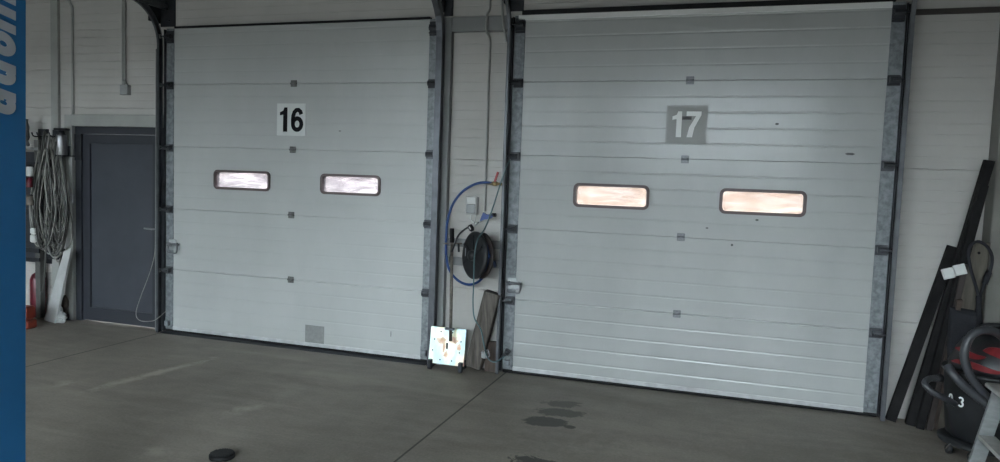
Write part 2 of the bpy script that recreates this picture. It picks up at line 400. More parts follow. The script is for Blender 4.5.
# ------------------------------------------------------------------ sectional doors
def rrect(cx, cz, w_, h_, r, n=5):
    out = []
    for sx, sz, a0 in ((1, 1, 0), (-1, 1, 90), (-1, -1, 180), (1, -1, 270)):
        for k in range(n+1):
            a = R(a0+90*k/n); out.append((cx+sx*(w_/2-r)+r*math.cos(a), cz+sz*(h_/2-r)+r*math.sin(a)))
    return out
def ring(mb, outer, inner, y0, y1):
    n = len(outer)
    vs = [(a, y0, b_) for a, b_ in outer]+[(a, y0, b_) for a, b_ in inner]+[(a, y1, b_) for a, b_ in outer]+[(a, y1, b_) for a, b_ in inner]
    fs = []
    for i in range(n):
        j = (i+1) % n
        fs += [(i, n+i, n+j, j), (2*n+i, 2*n+j, 3*n+j, 3*n+i), (i, j, 2*n+j, 2*n+i), (n+i, 3*n+i, 3*n+j, n+j)]
    mb.add(vs, fs)
def section_door(name, x0, x1, mname, wins, label, lean=0):
    t = thing(name, (x0, 0, 0), label, 'garage door', kind='structure')
    seams = [.03, .64, 1.25, 1.86, 2.47, ZT]
    for i in range(5):
        mb = MB(); z0, z1 = seams[i], seams[i+1]
        if i != 2:
            ribbed(mb, x0, x1, z0, z1, 0, .04, .122, .0017 if name == 'door_2' else .0011, base=seams[i], gw=.010, ch=.005)
        else:
            # leaf split round the two glazed openings
            hz0 = min(c.z-h/2 for c, w_, h in wins)+.012; hz1 = max(c.z+h/2 for c, w_, h in wins)-.012
            ribbed(mb, x0, x1, z0, hz0, 0, .04, .122, .0017 if name == 'door_2' else .0011, base=seams[i], gw=.010)
            ribbed(mb, x0, x1, hz1, z1, 0, .04, .122, .0017 if name == 'door_2' else .0011, base=seams[i], gw=.010)
            ex = [x0]
            for c, w_, h in wins: ex += [c.x-w_/2+.012, c.x+w_/2-.012]
            ex.append(x1)
            for k in range(0, len(ex), 2): ribbed(mb, ex[k], ex[k+1], hz0, hz1, 0, .04, .122, .0017 if name == 'door_2' else .0011, base=seams[i], gw=.010)
        mb.build('door_panel', mname, t)
        for sx in (-1, 1):
            a = x0-.093 if sx < 0 else x1; 
            MB().cbox(a, a+.093, -.004, .04, z0+.0008, z1-.0008, .002).build('end_cap', 'galv', t)
    for c, w_, h in wins:
        fr = MB(); ring(fr, rrect(c.x, c.z, w_, h, .045), rrect(c.x, c.z, w_-.046, h-.046, .028), -.016, .044)
        fo = fr.build('window_frame', 'wframe', t)
        pn = MB(); pn.prism(rrect(c.x, c.z, w_-.03, h-.03, .034), lambda a, b_, tt: (a, .012+tt*.006, b_))
        pn.build('pane', 'pane16' if name == 'door_1' else 'pane17', fo)
    return t, seams
M['wframe'] = mat('window_surround', (.10, .070, .068), .45, var=.1)
def win(u0, v0, u1, v1):
    a = W((u0+u1)/2, (v0+v1)/2, -.016)
    wl = W(u0, (v0+v1)/2, -.016); wr = W(u1, (v0+v1)/2, -.016)
    return a, wr.x-wl.x
def mkwin(u0, u1, vt, vb):   # vt, vb: outer top/bottom at the middle
    c, w_ = win(u0, vt, u1, vb)
    h = W((u0+u1)/2, vt, -.016).z-W((u0+u1)/2, vb, -.016).z
    return c, w_, h
wins16 = [mkwin(213, 269, 170.5, 190.5), mkwin(319.5, 379.5, 174.5, 195)]
wins17 = [mkwin(572.5, 648.5, 184.5, 208.5), mkwin(718.5, 806, 189, 215.5)]
for ws in (wins16, wins17):
    z = sum(q[0].z for q in ws)/2; h = sum(q[2] for q in ws)/2
    for i, q in enumerate(ws): ws[i] = (Vector((q[0].x, 0, z)), q[1], h)
d1, seams = section_door('door_1', *D16, 'door16', wins16, 'closed light grey sectional door with black 16 on a pale plate')
d2, _ = section_door('door_2', *D17, 'door17', wins17, 'closed light grey sectional door with white 17 on a grey plate')

def hinge(t, x, z, w_=.05, h=.055, m='galv', y=-.0005):
    mb = MB(); mb.cbox(x-w_/2, x+w_/2, y-.006, y, z+.004, z+h/2); mb.cbox(x-w_/2, x+w_/2, y-.006, y, z-h/2, z-.004)
    mb.tube([(x-w_/2, y-.008, z), (x+w_/2, y-.008, z)], .008, 8)
    for dz in (-.018, .018):
        for dx in (-.014, .014): mb.lathe([(.004, 0), (.003, .003)], (x+dx, y-.006, z+dz), (0, -1, 0), 6)
    mb.build('hinge', m, t)
M['hinge_d'] = mat('worn_hinge_steel', (.13, .13, .125), .5, .3, var=.3, scale=30)
for zi, (u, v) in zip((4, 3, 2, 1), ((294, 84), (293, 149), (291.5, 214), (291, 278))): hinge(d1, W(u, v, 0).x, seams[zi], .065, .06, 'hinge_d')
for zi, (u, v) in zip((4, 3, 2, 1), ((690, 82), (685, 159), (681, 236), (677, 312))): hinge(d2, W(u, v, 0).x, seams[zi], .06, .06, 'track_lip')

def roller(t, x, z, s, big=False, m='dark_steel'):
    """side hinge with roller arm; s = direction away from the leaf"""
    mb = MB(); w_ = .085; h = .075 if not big else .12
    mb.cbox(x, x+s*w_, -.012, -.0045, z-h/2, z+h/2)
    # folded arm standing off the leaf
    mb.prism([(-.0125, z-.012), (-.05, z-.022), (-.058, z), (-.05, z+.022), (-.0125, z+.028)], lambda a, b_, tt: (x+s*(.012+.07*tt), a, b_))
    if big:
        for k in range(3): mb.cbox(x+s*.004, x+s*(w_-.004), -.036, -.0125, z-.045+k*.034, z-.036+k*.034, .002)
    mb.tube([(x+s*.03, -.058, z), (x+s*.118, -.058, z)], .007, 8)
    ro = mb.build('roller_bracket', m, t)
    MB().lathe([(.016, 0), (.021, .004), (.021, .014), (.016, .018)], (x+s*.112, -.058, z), (s, 0, 0), 16).build('roller', 'galv_light', ro)
for t, (x0, x1) in ((d1, D16), (d2, D17)):
    for s, x in ((-1, x0), (1, x1)):
        for z in seams[1:5]: roller(t, x, z-.012, s, m='dark_steel' if z > 1.9 else 'track')
        roller(t, x, ZT-.085, s, True)
        # bottom corner fitting
        mb = MB(); mb.cbox(x, x+s*.088, -.014, -.0045, .05, .15); mb.cbox(x+s*.02, x+s*.07, -.05, -.0145, .07, .12, .004)
        mb.lathe([(.012, 0), (.010, .006)], (x+s*.045, -.0145, .14), (0, -1, 0), 8)
        mb.build('bottom_bracket', 'galv', t)
    seal = MB(); seal.prism([(.002, .0275), (.038, .0275), (.044, .012), (.03, 0), (.01, 0), (-.004, .012)], lambda a, b_, tt: (x0-.09+(x1-x0+.18)*tt, a, b_))
    seal.build('bottom_seal', 'rubber', t)
    MB().cbox(x0, x1, -.009, -.0005, .028, .062, .002).build('bottom_rail', 'alu', t)
MB().cbox(D16[0], D16[1], -.006, .042, ZT+.001, ZT+.018, .002).build('top_seal', 'rubber', d1)
MB().cbox(D17[0]-.06, D17[1], -.012, -.0005, ZT-.042, ZT+.001, .002).build('top_rail', mat('white_aluminium', (.78, .78, .76), .4), d2)
MB().cbox(D17[0]-.03, D17[1]+.02, -.016, .042, ZT+.002, ZT+.04, .002).build('top_seal', 'rubber', d2)

# number plates
def ribbon(mb, pts, w_, fn, closed=False):
    """thick stroke along 2D points; fn(a, b, t)->3D"""
    P = [Vector((p[0], p[1])) for p in pts]; n = len(P); L_, R_ = [], []
    for i in range(n):
        a = P[i-1] if (i or closed) else P[i]; b_ = P[(i+1) % n] if (i < n-1 or closed) else P[i]
        t = (b_-a).normalized(); q = Vector((-t.y, t.x))*w_/2; L_.append(P[i]+q); R_.append(P[i]-q)
    for i in range(n if closed else n-1):
        j = (i+1) % n; mb.prism([tuple(L_[i]), tuple(R_[i]), tuple(R_[j]), tuple(L_[j])], fn)
def arc(cx, cy, rx, ry, a0, a1, n=18): return [(cx+rx*math.cos(R(a0+(a1-a0)*k/n)), cy+ry*math.sin(R(a0+(a1-a0)*k/n))) for k in range(n+1)]
def glyph(mb, ch, fn, w_=.2):       # unit-high digits
    if ch == '1':
        mb.prism([(.13, 0), (.33, 0), (.33, 1), (.18, 1), (.13, .87), (-.03, .80), (-.03, .67), (.13, .70)], fn)
        return .50
    if ch == '7':
        mb.prism([(0, 1), (.56, 1), (.56, .86), (.32, .38), (.25, 0), (.04, 0), (.12, .38), (.36, .82), (0, .82)], fn)
        return .6
    if ch == '6':
        ribbon(mb, arc(.30, .32, .20, .23, 0, 360, 28)[:-1], .18, fn, True)
        ribbon(mb, [(.10, .34), (.095, .5), (.11, .66), (.16, .80), (.26, .895), (.36, .90), (.45, .83), (.49, .72)], .18, fn)
        return .62
def number(t, text, quad, pm, dm, h, y=-.0045):
    (u0, v0), (u1, v1) = quad
    a = W(u0, v0, 0); b_ = W(u1, v1, 0)
    pl = MB().box(a.x, b_.x, y, -.0005, b_.z, a.z).build('number_plate', pm, t)
    adv = [.50 if c == '1' else .6 for c in text]; tot = (sum(adv)-.08)*h
    x = (a.x+b_.x)/2-tot/2; z = (a.z+b_.z)/2-h/2
    for c, ad in zip(text, adv):
        mb = MB(); glyph(mb, c, lambda p, q, tt: (x+p*h, y-.0015+.001*tt, z+q*h)); mb.build('digit', dm, pl); x += ad*h
    return pl
number(d1, '16', ((277.5, 103.5), (305.5, 136)), 'plate16', 'ink', .225)
p17 = number(d2, '17', ((667, 105), (706, 144)), 'plate17', 'paper', .20)
q = W(688, 118, 0); MB().box(q.x-.045, q.x+.028, -.0075, -.0065, q.z-.014, q.z+.012).build('dark_scuff', 'smear', p17)
a = W(305.5, 324.5, 0); b_ = W(324, 344, 0)
MB().box(a.x, b_.x, -.003, -.0005, b_.z, a.z).build('patch_plate', 'patch', d1)
# small dents and chips as scuffs on the leaf
def scuff(t, u, v, w_, h, m='smear'):
    c = W(u, v, 0); MB().prism([(c.x+w_/2*math.cos(k*1.0472), c.z+h/2*math.sin(k*1.0472)) for k in range(6)], lambda p, q, tt: (p, -.001-.0008*(1-tt), q)).build('scuff', m, t)
for u, v, w_, h in ((777, 124, .03, .018), (732, 245, .02, .02), (757, 220, .028, .016), (707, 228, .024, .012), (850, 154, .07, .02)): scuff(d2, u, v, w_, h)
for u, v, w_, h in ((391, 334, .008, .06), (340, 131, .03, .01)): scuff(d1, u, v, w_, h)

# side latches
def latch(t, u, v, s, k=1.0):
    c = W(u, v, -.02); rt_ = MB()
    rt_.cbox(c.x-.055*k, c.x+.03*k, -.016, -.005, c.z+.0, c.z+.075*k); rt_.cbox(c.x-.055*k, c.x+.075*k, -.016, -.005, c.z-.03, c.z+.045*k)
    o = rt_.build('latch_plate', 'galv_light', t)
    mb = MB(); z = c.z-.012*k
    mb.tube(cr([(c.x-.05*k, -.045, z+.035*k), (c.x-.05*k, -.05, z-.02*k), (c.x-.03*k, -.05, z-.045*k), (c.x+.055*k, -.05, z-.045*k), (c.x+.072*k, -.05, z-.02*k), (c.x+.07*k, -.045, z+.035*k)], 5), .008, 8)
    mb.tube([(c.x-.06*k, -.035, z+.04*k), (c.x+.08*k, -.035, z+.04*k)], .011, 8)
    for dx in (-.035, .055): mb.cbox(c.x+dx*k-.008, c.x+dx*k+.008, -.04, -.0165, z+.022*k, z+.055*k)
    mb.build('latch_handle', 'track_lip', o)
    MB().lathe([(.016*k, 0), (.014*k, .012)], (c.x-.03*k, -.0165, c.z+.015), (0, -1, 0), 12).build('lock_barrel', 'steel', o)
latch(d1, 173, 247, 1, 1.0)
latch(d2, 513, 286, 1, .95)

# ------------------------------------------------------------------ door tracks
def sweep_track(mb, x, s, prof, z1, Rr, yend, ybase):
    """prof in (outward x, towards camera) ; path climbs, bends over and runs out level"""
    path = [(ybase, .004, 0)]
    path.append((ybase, z1, 0))
    for k in range(1, 11):
        a = R(90*k/10); path.append((ybase-Rr*(1-math.cos(a)), z1+Rr*math.sin(a), a))
    path.append((yend, z1+Rr, R(90)))
    n = len(prof); o = []
    for (y, z, a) in path:
        # towards camera direction rotates to downwards
        o += [(x+s*p, y-q*math.cos(a), z-q*math.sin(a)) for p, q in prof]
    fs = [tuple(range(n)) if s < 0 else tuple(range(n-1, -1, -1))]
    for i in range(len(path)-1):
        for k in range(n):
            k2 = (k+1) % n; fs.append((i*n+k, i*n+k2, (i+1)*n+k2, (i+1)*n+k))
    L_ = len(path)-1; fs.append(tuple(L_*n+k for k in range(n)))
    mb.add(o, fs)
def track(x, s, label, fwid=.045, z1=2.84, Rr=.42, webm='track', flange=.06, lipm='track_lip'):
    t = thing('door_track', (x, WY, 0), label, 'door track', 'vertical guide tracks beside the sectional doors')
    th = .003
    # bracket angle on the wall
    mb = MB(); mb.box(x+s*.0045, x+s*flange, WY-.004, WY-.0005, .01, 3.0); mb.box(x+s*.002, x+s*.005, -.03, WY-.0005, .01, 3.0)
    for z in (.25, .9, 1.55, 2.2, 2.85): mb.lathe([(.009, 0), (.008, .006)], (x+s*flange*.6, WY-.004, z), (0, -1, 0), 6)
    mb.build('mounting_angle', webm, t)
    MB().box(x+s*.0055, x+s*(fwid+.02), WY-.03, WY-.0045, .01, 3.0).build('gap_shade_strip', 'rubber', t)  # black strip added to paint the dark gap beside the rail
    # C-shaped rail: back plate, front lip, rear lip
    C = [(fwid*.25, 0), (fwid, 0), (fwid, .062), (0, .062), (0, .050), (th, .050), (th, .062-th), (fwid-th, .062-th), (fwid-th, th), (fwid*.25, th)]
    mb = MB(); sweep_track(mb, x+s*.006, s, C, z1, Rr, -2.3, -.031)
    mb.build('guide_rail', lipm, t)
    return t
xa, xb, xc, xd = D16[0]-.096, D16[1]+.096, D17[0]-.096, D17[1]+.096
track(xa, -1, 'steel guide track on the left edge of the door numbered 16, beside the dark door', .024, lipm='track', flange=.03)
MB().cbox(xa-.0305-.008, xa-.0305, -.1, -.02, .02, 2.8, .001).build('rail_edge', 'post', [o for o in bpy.data.objects if o.name == 'door_track'][0])
track(xb, 1, 'steel guide track on the right edge of the door numbered 16', .055, lipm='track')
track(xc, -1, 'steel guide track on the left edge of the door numbered 17', .024, lipm='track_mid')
track(xd, 1, 'steel guide track on the right edge of the door numbered 17, near the leaning bars', .030, lipm='track_mid')
# dark head brackets that carry the level rails
def headbracket(x0, x1, z0, z1, y0, label, arm=None):
    t = thing('head_bracket', ((x0+x1)/2, WY, z0), label, 'bracket', 'dark head brackets above the door tracks')
    mb = MB(); mb.cbox(x0, x1, WY-.012, WY-.0005, z0, z1); mb.cbox(x0, x0+.008, y0, WY-.0125, z0+.03, z1)
    for z in (z0+.06, z1-.08): mb.lathe([(.010, 0), (.009, .008)], ((x0+x1)/2+.02, WY-.012, z), (0, -1, 0), 6)
    mb.build('back_plate', 'dark_steel', t)
    if arm: 
        m2 = MB(); m2.cbox(arm[0], arm[0]+.04, arm[1], WY-.0125, arm[2], arm[2]+.05); m2.cbox(arm[0], arm[0]+.005, arm[1], WY-.0125, arm[2]+.05, arm[2]+.09, .001)
        m2.build('level_arm', 'track', t)
zz = W(170, 28, 0).z
headbracket(W(161, 20, WY).x, W(176, 20, WY).x, 3.04, 3.75, -.12, 'dark bracket above the left track of door 16', (W(166, 20, WY).x, -2.3, 3.20))
headbracket(W(444.5, 10, WY).x, W(453.5, 10, WY).x, W(448, 17, WY).z+.004, 3.75, -.03, 'dark bracket above the right track of door 16')
headbracket(W(509.5, 10, WY).x, W(524, 10, WY).x, 3.06, 3.75, -.12, 'dark bracket above the left track of door 17', (W(508, 5, WY).x, -2.3, 3.34))
headbracket(W(902, 0, WY).x, W(913, 0, WY).x, 3.06, 3.75, -.12, 'dark bracket above the right track of door 17')

# grey posts and head beam between the doors
pm0, pm1 = W(440, 250, WY).x, W(447.5, 250, WY).x
ztop = W(478, 16.5, -.01).z; zbot = W(478, 31, -.01).z
struct(MB().cbox(pm0, pm1, -.012, WY-.0005, 0, ztop, .003).build('trim_2', 'post'), 'grey steel post beside the right track of door 16', 'post')
struct(MB().cbox(pm1+.0005, xc-.062, -.012, WY-.0005, zbot, ztop, .003).build('trim_3', 'post'), 'grey head beam above the wall bay between the two doors', 'beam')
# wall trims left and right
def strip(name, u0, u1, v, z0, z1, m, label, cat='trim', d=.02):
    x0, x1 = W(u0, v, WY-d).x, W(u1, v, WY-d).x
    return struct(MB().cbox(x0, x1, WY-d, WY-.0005, z0, z1, .002).build(name, m), label, cat)
strip('trim_4', 50.5, 57.5, 60, 0, ZC, 'frame', 'vertical cover strip on the wall left of the dark door', d=.035)
z0 = W(950, 14, WY-.01).z; z1 = W(950, 8.5, WY-.01).z
struct(MB().cbox(W(915, 14, WY).x, XR-.01, WY-.025, WY-.0005, z0, z1, .002).build('trim_5', mat('brown_strip', (.05, .043, .038), .6)), 'dark brown strip across the wall right of door 17', 'trim')
# column on the right
cx0 = W(986.5, 180, WY).x
struct(MB().cbox(cx0, cx0+.34, -.13, WY-.0005, 0, ZC, .006).build('trim_6', 'column'), 'grey square column at the right edge behind the leaning bars', 'column')
# left threshold sill under door 16
struct(MB().prism([(.004, -.085), (.012, -.055), (.012, WY+.12), (.0, WY+.12), (.0, -.085)], lambda a, b_, tt: (D16[0]-.09+(D16[1]-D16[0]+.17)*tt, b_, a-.0035)).build('trim_7', 'dark_steel'), 'low dark sill under the door numbered 16', 'sill')

# ------------------------------------------------------------------ dark personnel door
XA, XB_, ZD = -1.30, -.140, 2.05
struct(MB().cbox(XA-.105, XA, -.01, WY-.0005, 0, ZD+.12, .003).cbox(XA, xa-.04, -.01, WY-.0005, ZD, ZD+.12, .003).build('trim_8', 'frame'), 'light grey surround framing the dark door', 'door surround')
t = thing('door_3', ((XA+XB_)/2, WY, 0), 'closed dark grey steel side door left of door 16', 'door', kind='structure')
mb = MB()
def frame_(mb, x0, x1, z1, w_, y0, y1, z0=0): mb.box(x0, x0+w_, y0, y1, z0, z1); mb.box(x1-w_, x1, y0, y1, z0, z1); mb.box(x0+w_, x1-w_, y0, y1, z1-w_, z1)
frame_(mb, XA+.001, XB_+.002, ZD-.001, .075, .03, .15); mb.build('door_frame', 'darkframe', t)
mb = MB(); x0, x1, z1 = XA+.078, XB_-.075, ZD-.079
frame_(mb, x0, x1, z1, .095, .05, .10, .01); mb.box(x0+.095, x1-.095, .05, .10, .01, .15)
lf = mb.build('leaf_frame', 'darkframe', t)
MB().box(x0+.095, x1-.095, .068, .095, .15, z1-.095).build('leaf_panel', 'darkdoor', t)
hc = W(157, 229, .04)
mb = MB(); mb.cbox(hc.x-.03, hc.x+.01, .042, .0495, hc.z-.12, hc.z+.05); mb.tube(cr([(hc.x-.01, .045, hc.z), (hc.x-.01, .0, hc.z), (hc.x-.03, -.008, hc.z), (hc.x-.115, -.008, hc.z+.004)], 5), .009, 8)
mb.build('door_handle', 'steel', t)

# ------------------------------------------------------------------ cables, conduits, boxes
def cable(name, pts, r, m, label, cat='cable', group=None, k=8, seg=8):
    return tag(MB().tube(cr(pts, k), r, seg).build(name, m), label, cat, group)
Y1 = WY-.012
cable('cord', [W(155.5, 236, -.0), W(154.5, 255, -.015), W(149, 275, -.015), W(141, 296, -.015), W(136, 313, -.015), W(140, 320.5, -.03), (W(152, 321, -.06)), W(158, 318, -.11), W(166, 311, -.07)], .004, 'greycable', 'thin pale cord looping down across the dark side door', 'cord')
# conduit pair high on the left wall
cable('conduit_pipe', [W(65, -14, Y1), W(70, 3, Y1), W(72.3, 12, Y1), W(72.6, 60, Y1), W(73, 116, Y1)], .013, 'frame', 'grey conduit running down the wall to the side door surround', 'pipe')
t = thing('junction_box', W(125, 96, WY), 'small grey junction box fed by a conduit above the side door', 'junction box')
x = W(125, 90, WY-.03).x; z = W(125, 90, WY-.03).z
MB().cbox(x-.05, x+.05, WY-.05, WY-.0005, z-.05, z+.05).build('box', 'greypl', t)
for dx in (-.045, -.018): MB().tube(cr([(x+dx, Y1-.004, 4.0), (x+dx, Y1-.004, z+.16), (x+dx*.5, Y1-.008, z+.10), (x+dx+.03, Y1-.008, z+.052)], 6), .010, 8).build('conduit', 'frame', t)
# pillar conduits
cable('conduit_pipe', [W(490.5, -12, Y1), W(490, 8, -.03), W(487, 15, -.03), W(486.3, 30, -.03), W(490, 40, Y1), W(489.5, 60, Y1), W(487.5, 120, Y1), W(485, 211, Y1)], .010, 'frame', 'long thin grey conduit down the wall between the two doors', 'pipe')
cable('conduit_pipe', [W(501.5, -12, Y1), W(502.5, 12, -.025), W(504, 28, -.025), W(507, 42, -.0)], .011, 'frame', 'short pale conduit crossing the head beam left of door 17', 'pipe')
# white socket box with lid
c = W(472.5, 205.5, WY-.03)
t = thing('socket_box', (c.x, WY, c.z-.085), 'white wall socket box with lid between the two doors', 'socket')
bx = MB().cbox(c.x-.055, c.x+.05, WY-.055, WY-.0005, c.z-.08, c.z+.08, .01).build('box', 'whitepl', t)
MB().cbox(c.x-.045, c.x+.038, WY-.066, WY-.0555, c.z-.068, c.z+.012, .008).build('socket_lid', 'greypl', bx)
MB().cbox(c.x-.045, c.x+.038, WY-.062, WY-.0555, c.z+.02, c.z+.072, .006).build('cover', 'whitepl', bx)
cable('cable', [W(471, 213, Y1), W(471, 219, Y1), W(475, 223.5, Y1), W(480, 221.5, Y1-.02), W(483, 219, Y1-.03)], .006, 'whitepl', 'short white cable looping below the white socket box')
cable('cable', [W(475, 213, Y1), W(475.5, 218, Y1-.01), W(474, 224, -.02), W(473, 227, -.04)], .005, 'whitepl', 'thin white lead from the socket box to the black plug')
# two galvanised rails carrying the reel
x0r, x1r = pm1+.001, xc-.065
for v0, v1, lb in ((238.5, 246.5, 'upper of the two flat steel rails behind the hose reel'), (257.5, 265.5, 'lower of the two flat steel rails behind the hose reel')):
    za, zb_ = W(480, v0+1.5, .02).z, W(480, v1+1.5, .02).z
    mb = MB(); mb.prism([(WY-.0005, zb_), (.02, zb_), (.02, za), (WY-.0005, za), (WY-.0005, za-.006), (.024, za-.006), (.024, zb_+.006), (WY-.0005, zb_+.006)], lambda a, b_, tt: (x0r+(x1r-x0r)*tt, a, b_))
    tag(mb.build('support_rail', 'post'), lb, 'rail')
# hose reel turned to the left on a swivel
c = W(477.5, 255.5, -.17); ax = Vector((-.64, -.76, .05)).normalized()
va = (CAM-c).normalized()
t = thing('hose_reel', (c.x, c.y, c.z-.2), 'round black hose reel turned sideways on the wall between the doors', 'hose reel')
disc = MB(); disc.lathe([(.02, .012), (.17, .012), (.19, .006), (.2, -.002), (.2, -.016), (.185, -.022), (.02, -.022)], c+ax*.035, ax, 40)
do = disc.build('side_disc', 'blackpl', t)
side = ax.cross(Vector((0, 0, 1))).normalized()
for an in range(0, 360, 60):
    dv = Vector((0, 0, 1))*math.cos(R(an))+side*math.sin(R(an))
    MB().bar(c+ax*.049+dv*.05, c+ax*.049+dv*.17, .02, .008, dv.cross(ax)).build('rib', 'blackpl', do)
MB().lathe([(.045, 0), (.04, .03), (.015, .034)], c+ax*.047, ax, 20).build('hub', 'blackpl', t)
MB().lathe([(.02, .0), (.185, .0), (.195, -.01), (.195, -.02), (.185, -.026), (.02, -.026)], c-ax*.022, ax, 40).build('side_disc', 'orange_d' if 'orange_d' in M else 'bar_brown', t)
mb = MB()
for k in range(3): mb.tube([c+ax*(-.014+.014*k)+(Vector((0, 0, 1))*math.cos(R(a))+side*math.sin(R(a)))*.15 for a in range(0, 360, 12)], .011, 6, closed=True)
mb.build('wound_hose', 'bluehose', t)
mb = MB(); mb.bar(c+ax*-.06, Vector((c.x+.04, .02, c.z)), .04, .02, (0, 0, 1)); mb.cbox(c.x-.01, c.x+.05, .008, .0195, c.z-.10, c.z+.10); mb.build('swivel_bracket', 'dark_steel', t)
# small white emblem marks on the disc
MB().bar(c+ax*.0545+side*.11+Vector((0, 0, -.02)), c+ax*.0545+side*.11+Vector((0, 0, .05)), .008, .002, side).build('mark', 'letter', do)
# blue hose from the valve round under the reel
cable('air_hose', [W(492, 183, -.04), W(482, 182.5, -.05), W(472, 185.5, -.05), W(461, 193, -.05), W(452, 206, -.05), W(447.5, 222, -.05), W(446, 240, -.05), W(446.5, 258, -.05), W(450, 271, -.05), W(458, 280.5, -.06), W(468, 284.5, -.07), W(477, 282.5, -.10), W(484, 276, -.14), W(490, 266, -.16), W(492.5, 258, -.15)], .011, 'bluehose', 'blue air hose curving from the brass valve down around the reel', 'hose', k=10, seg=10)
cable('air_hose', [W(484, 249, -.25), W(488, 254, -.26), W(492.5, 261, -.22), W(495, 266, -.12), W(494.5, 262, -.02)], .013, 'bluehose', 'short blue hose stub sticking out right of the reel hub', 'hose')
# brass valve
t = thing('air_valve', W(496, 184, WY), 'brass ball valve with red lever on a pipe left of door 17', 'valve')
a = W(487, 183, -.04); b_ = W(503, 184.3, -.04)
mb = MB(); mb.tube([a, b_], .012, 10); mid = (a+b_)/2; mb.lathe([(.017, -.02), (.02, -.01), (.02, .01), (.017, .02)], mid, (b_-a), 12); mb.tube([b_, (b_.x, Y1, b_.z)], .012, 10)
mb.build('valve_body', 'brass', t)
MB().bar(mid+Vector((0, -.01, .015)), W(498, 172, -.05), .018, .008).build('lever', 'red', t)
cable('cord', [W(510, 160, -.13), W(506, 168, -.13), W(500, 185, -.13), W(493, 207, -.13), W(485, 228, -.2), W(477.5, 240, -.33), W(474.5, 255, -.34), W(474, 272, -.3), W(473.5, 288, -.2), W(473, 303, -.17), W(474.5, 318, -.2), W(481, 330, -.30), W(484, 345, -.27), W(488, 358, -.2), W(494, 362, -.18), W(501, 359, -.15), W(506, 355, -.12)], .006, 'tealcord', 'long grey green cord hanging in front of the hose reel', 'cord', k=8)
# blue air gun hanging by the wall
c = W(486, 217, -.03)
t = thing('air_gun', c-Vector((0, 0, .05)), 'small blue air blow gun hung above the hose reel', 'air gun')
px = lambda u, v: (lambda q: (q.x, q.z))(W(u, v, -.03))
mb = MB(); mb.prism([px(480, 221.5), px(483.5, 212.5), px(487, 214.5), px(493, 214), px(494, 216), px(490, 219), px(484.5, 219.5)][::-1], lambda a, b_, tt: (a, -.045+.03*tt, b_)); mb.build('body', 'blueplastic', t)
a = W(492, 215, -.03); b_ = W(496, 215, -.03); mb = MB(); mb.tube([a, b_], .016, 10); mb.build('nozzle', 'blackpl', t)
MB().tube([W(479, 222, -.035), W(475, 226, -.04)], .006, 8).build('tip', 'galv_light', t)
# black plug and black cable
c = W(471, 228, -.06)
t = thing('plug', c, 'black plug with black cable resting on top of the hose reel', 'plug')
MB().lathe([(.012, -.03), (.022, -.024), (.024, .01), (.015, .03)], c, (.5, 0, -.8), 14).build('plug_body', 'blackpl', t)
MB().tube([c+Vector((-.008, -.023, .012)), c+Vector((.006, -.023, -.012))], .006, 6).build('pale_stripe', 'whitepl', t)
MB().tube(cr([c+Vector((-.012, 0, .012)), W(464, 230, -.07), W(458, 236, -.09), W(454, 246, -.1), W(450.5, 256, -.06), W(450, 262, -.0)], 6), .008, 8).build('lead', 'blackpl', t)

# ------------------------------------------------------------------ plate trolley with long handle
base = FL(449, 369.5)
YP = base.y-.05
pc = W(447, 348, YP)
t = thing('plate_trolley', (pc.x, YP, 0), 'bright stained square steel plate on feet with a long upright handle', 'trolley')
l = W(428.5, 348, YP).x; r_ = W(464, 348, YP).x; zt = W(448, 329, YP).z; zb_ = W(448, 365, YP).z
TL = math.tan(R(8))
def pl(x, z, o=0): return (x, YP+(z-zb_)*TL-o, z-.0)
mb = MB(); n_ = [pl(l, zb_), pl(r_, zb_), pl(r_, zt), pl(l, zt), pl(l, zb_, -.02), pl(r_, zb_, -.02), pl(r_, zt, -.02), pl(l, zt, -.02)]
mb.add(n_, [(0, 1, 2, 3), (7, 6, 5, 4), (0, 4, 5, 1), (1, 5, 6, 2), (2, 6, 7, 3), (3, 7, 4, 0)])
po = mb.build('plate', 'plate', t, bevel=.003)
hp = zt-zb_; wp = r_-l
for fx, fz in ((.3, .88), (.62, .88), (.13, .66), (.88, .66), (.1, .36), (.86, .36), (.33, .12), (.66, .12)):
    MB().lathe([(.0065, 0), (.006, .004), (.003, .005)], pl(l+wp*fx, zb_+hp*fz, .0), (0, -1, 0), 8).build('rivet', 'dark_steel', po)
def mark(fx, fz, rw, rh, seed):
    rnd = random.Random(seed); n = 14
    pts = [(l+wp*fx+rw*(1+.35*rnd.uniform(-1, 1))*math.cos(2*math.pi*k/n), zb_+hp*fz+rh*(1+.35*rnd.uniform(-1, 1))*math.sin(2*math.pi*k/n)) for k in range(n)]
    MB().prism(pts, lambda a, b_, tt: pl(a, b_, .0016-.0012*tt)).build('rust_mark', 'rustspot', po)
mark(.33, .64, .045, .03, 1); mark(.67, .68, .038, .03, 2); mark(.84, .5, .018, .03, 3); mark(.48, .28, .02, .024, 4); mark(.41, .45, .012, .05, 5)
zc_ = zb_+hp*.5; MB().box(l+wp*.48, l+wp*.52, pl(0, zc_, .004)[1], pl(0, zc_, .0005)[1]-.001, zc_-.022, zc_+.03).build('slot', 'ink', po)
for xx in (l+.005, r_-.04):
    mb = MB(); mb.cbox(xx, xx+.034, YP-.03, YP+.10, .018, zb_+.035); mb.lathe([(.018, 0), (.018, .03)], (xx+.002, YP-.012, .018), (1, 0, 0), 14)
    mb.build('foot', 'dark_steel', t)
MB().cbox(l+.04, r_-.045, YP+.03, YP+.06, .05, .08).build('axle', 'dark_steel', t)
h0 = W(450.5, 341, YP-.02); h1 = W(452, 240, .0-.06)
MB().tube([h0, h1], .014, 12).build('handle', 'rust', t)
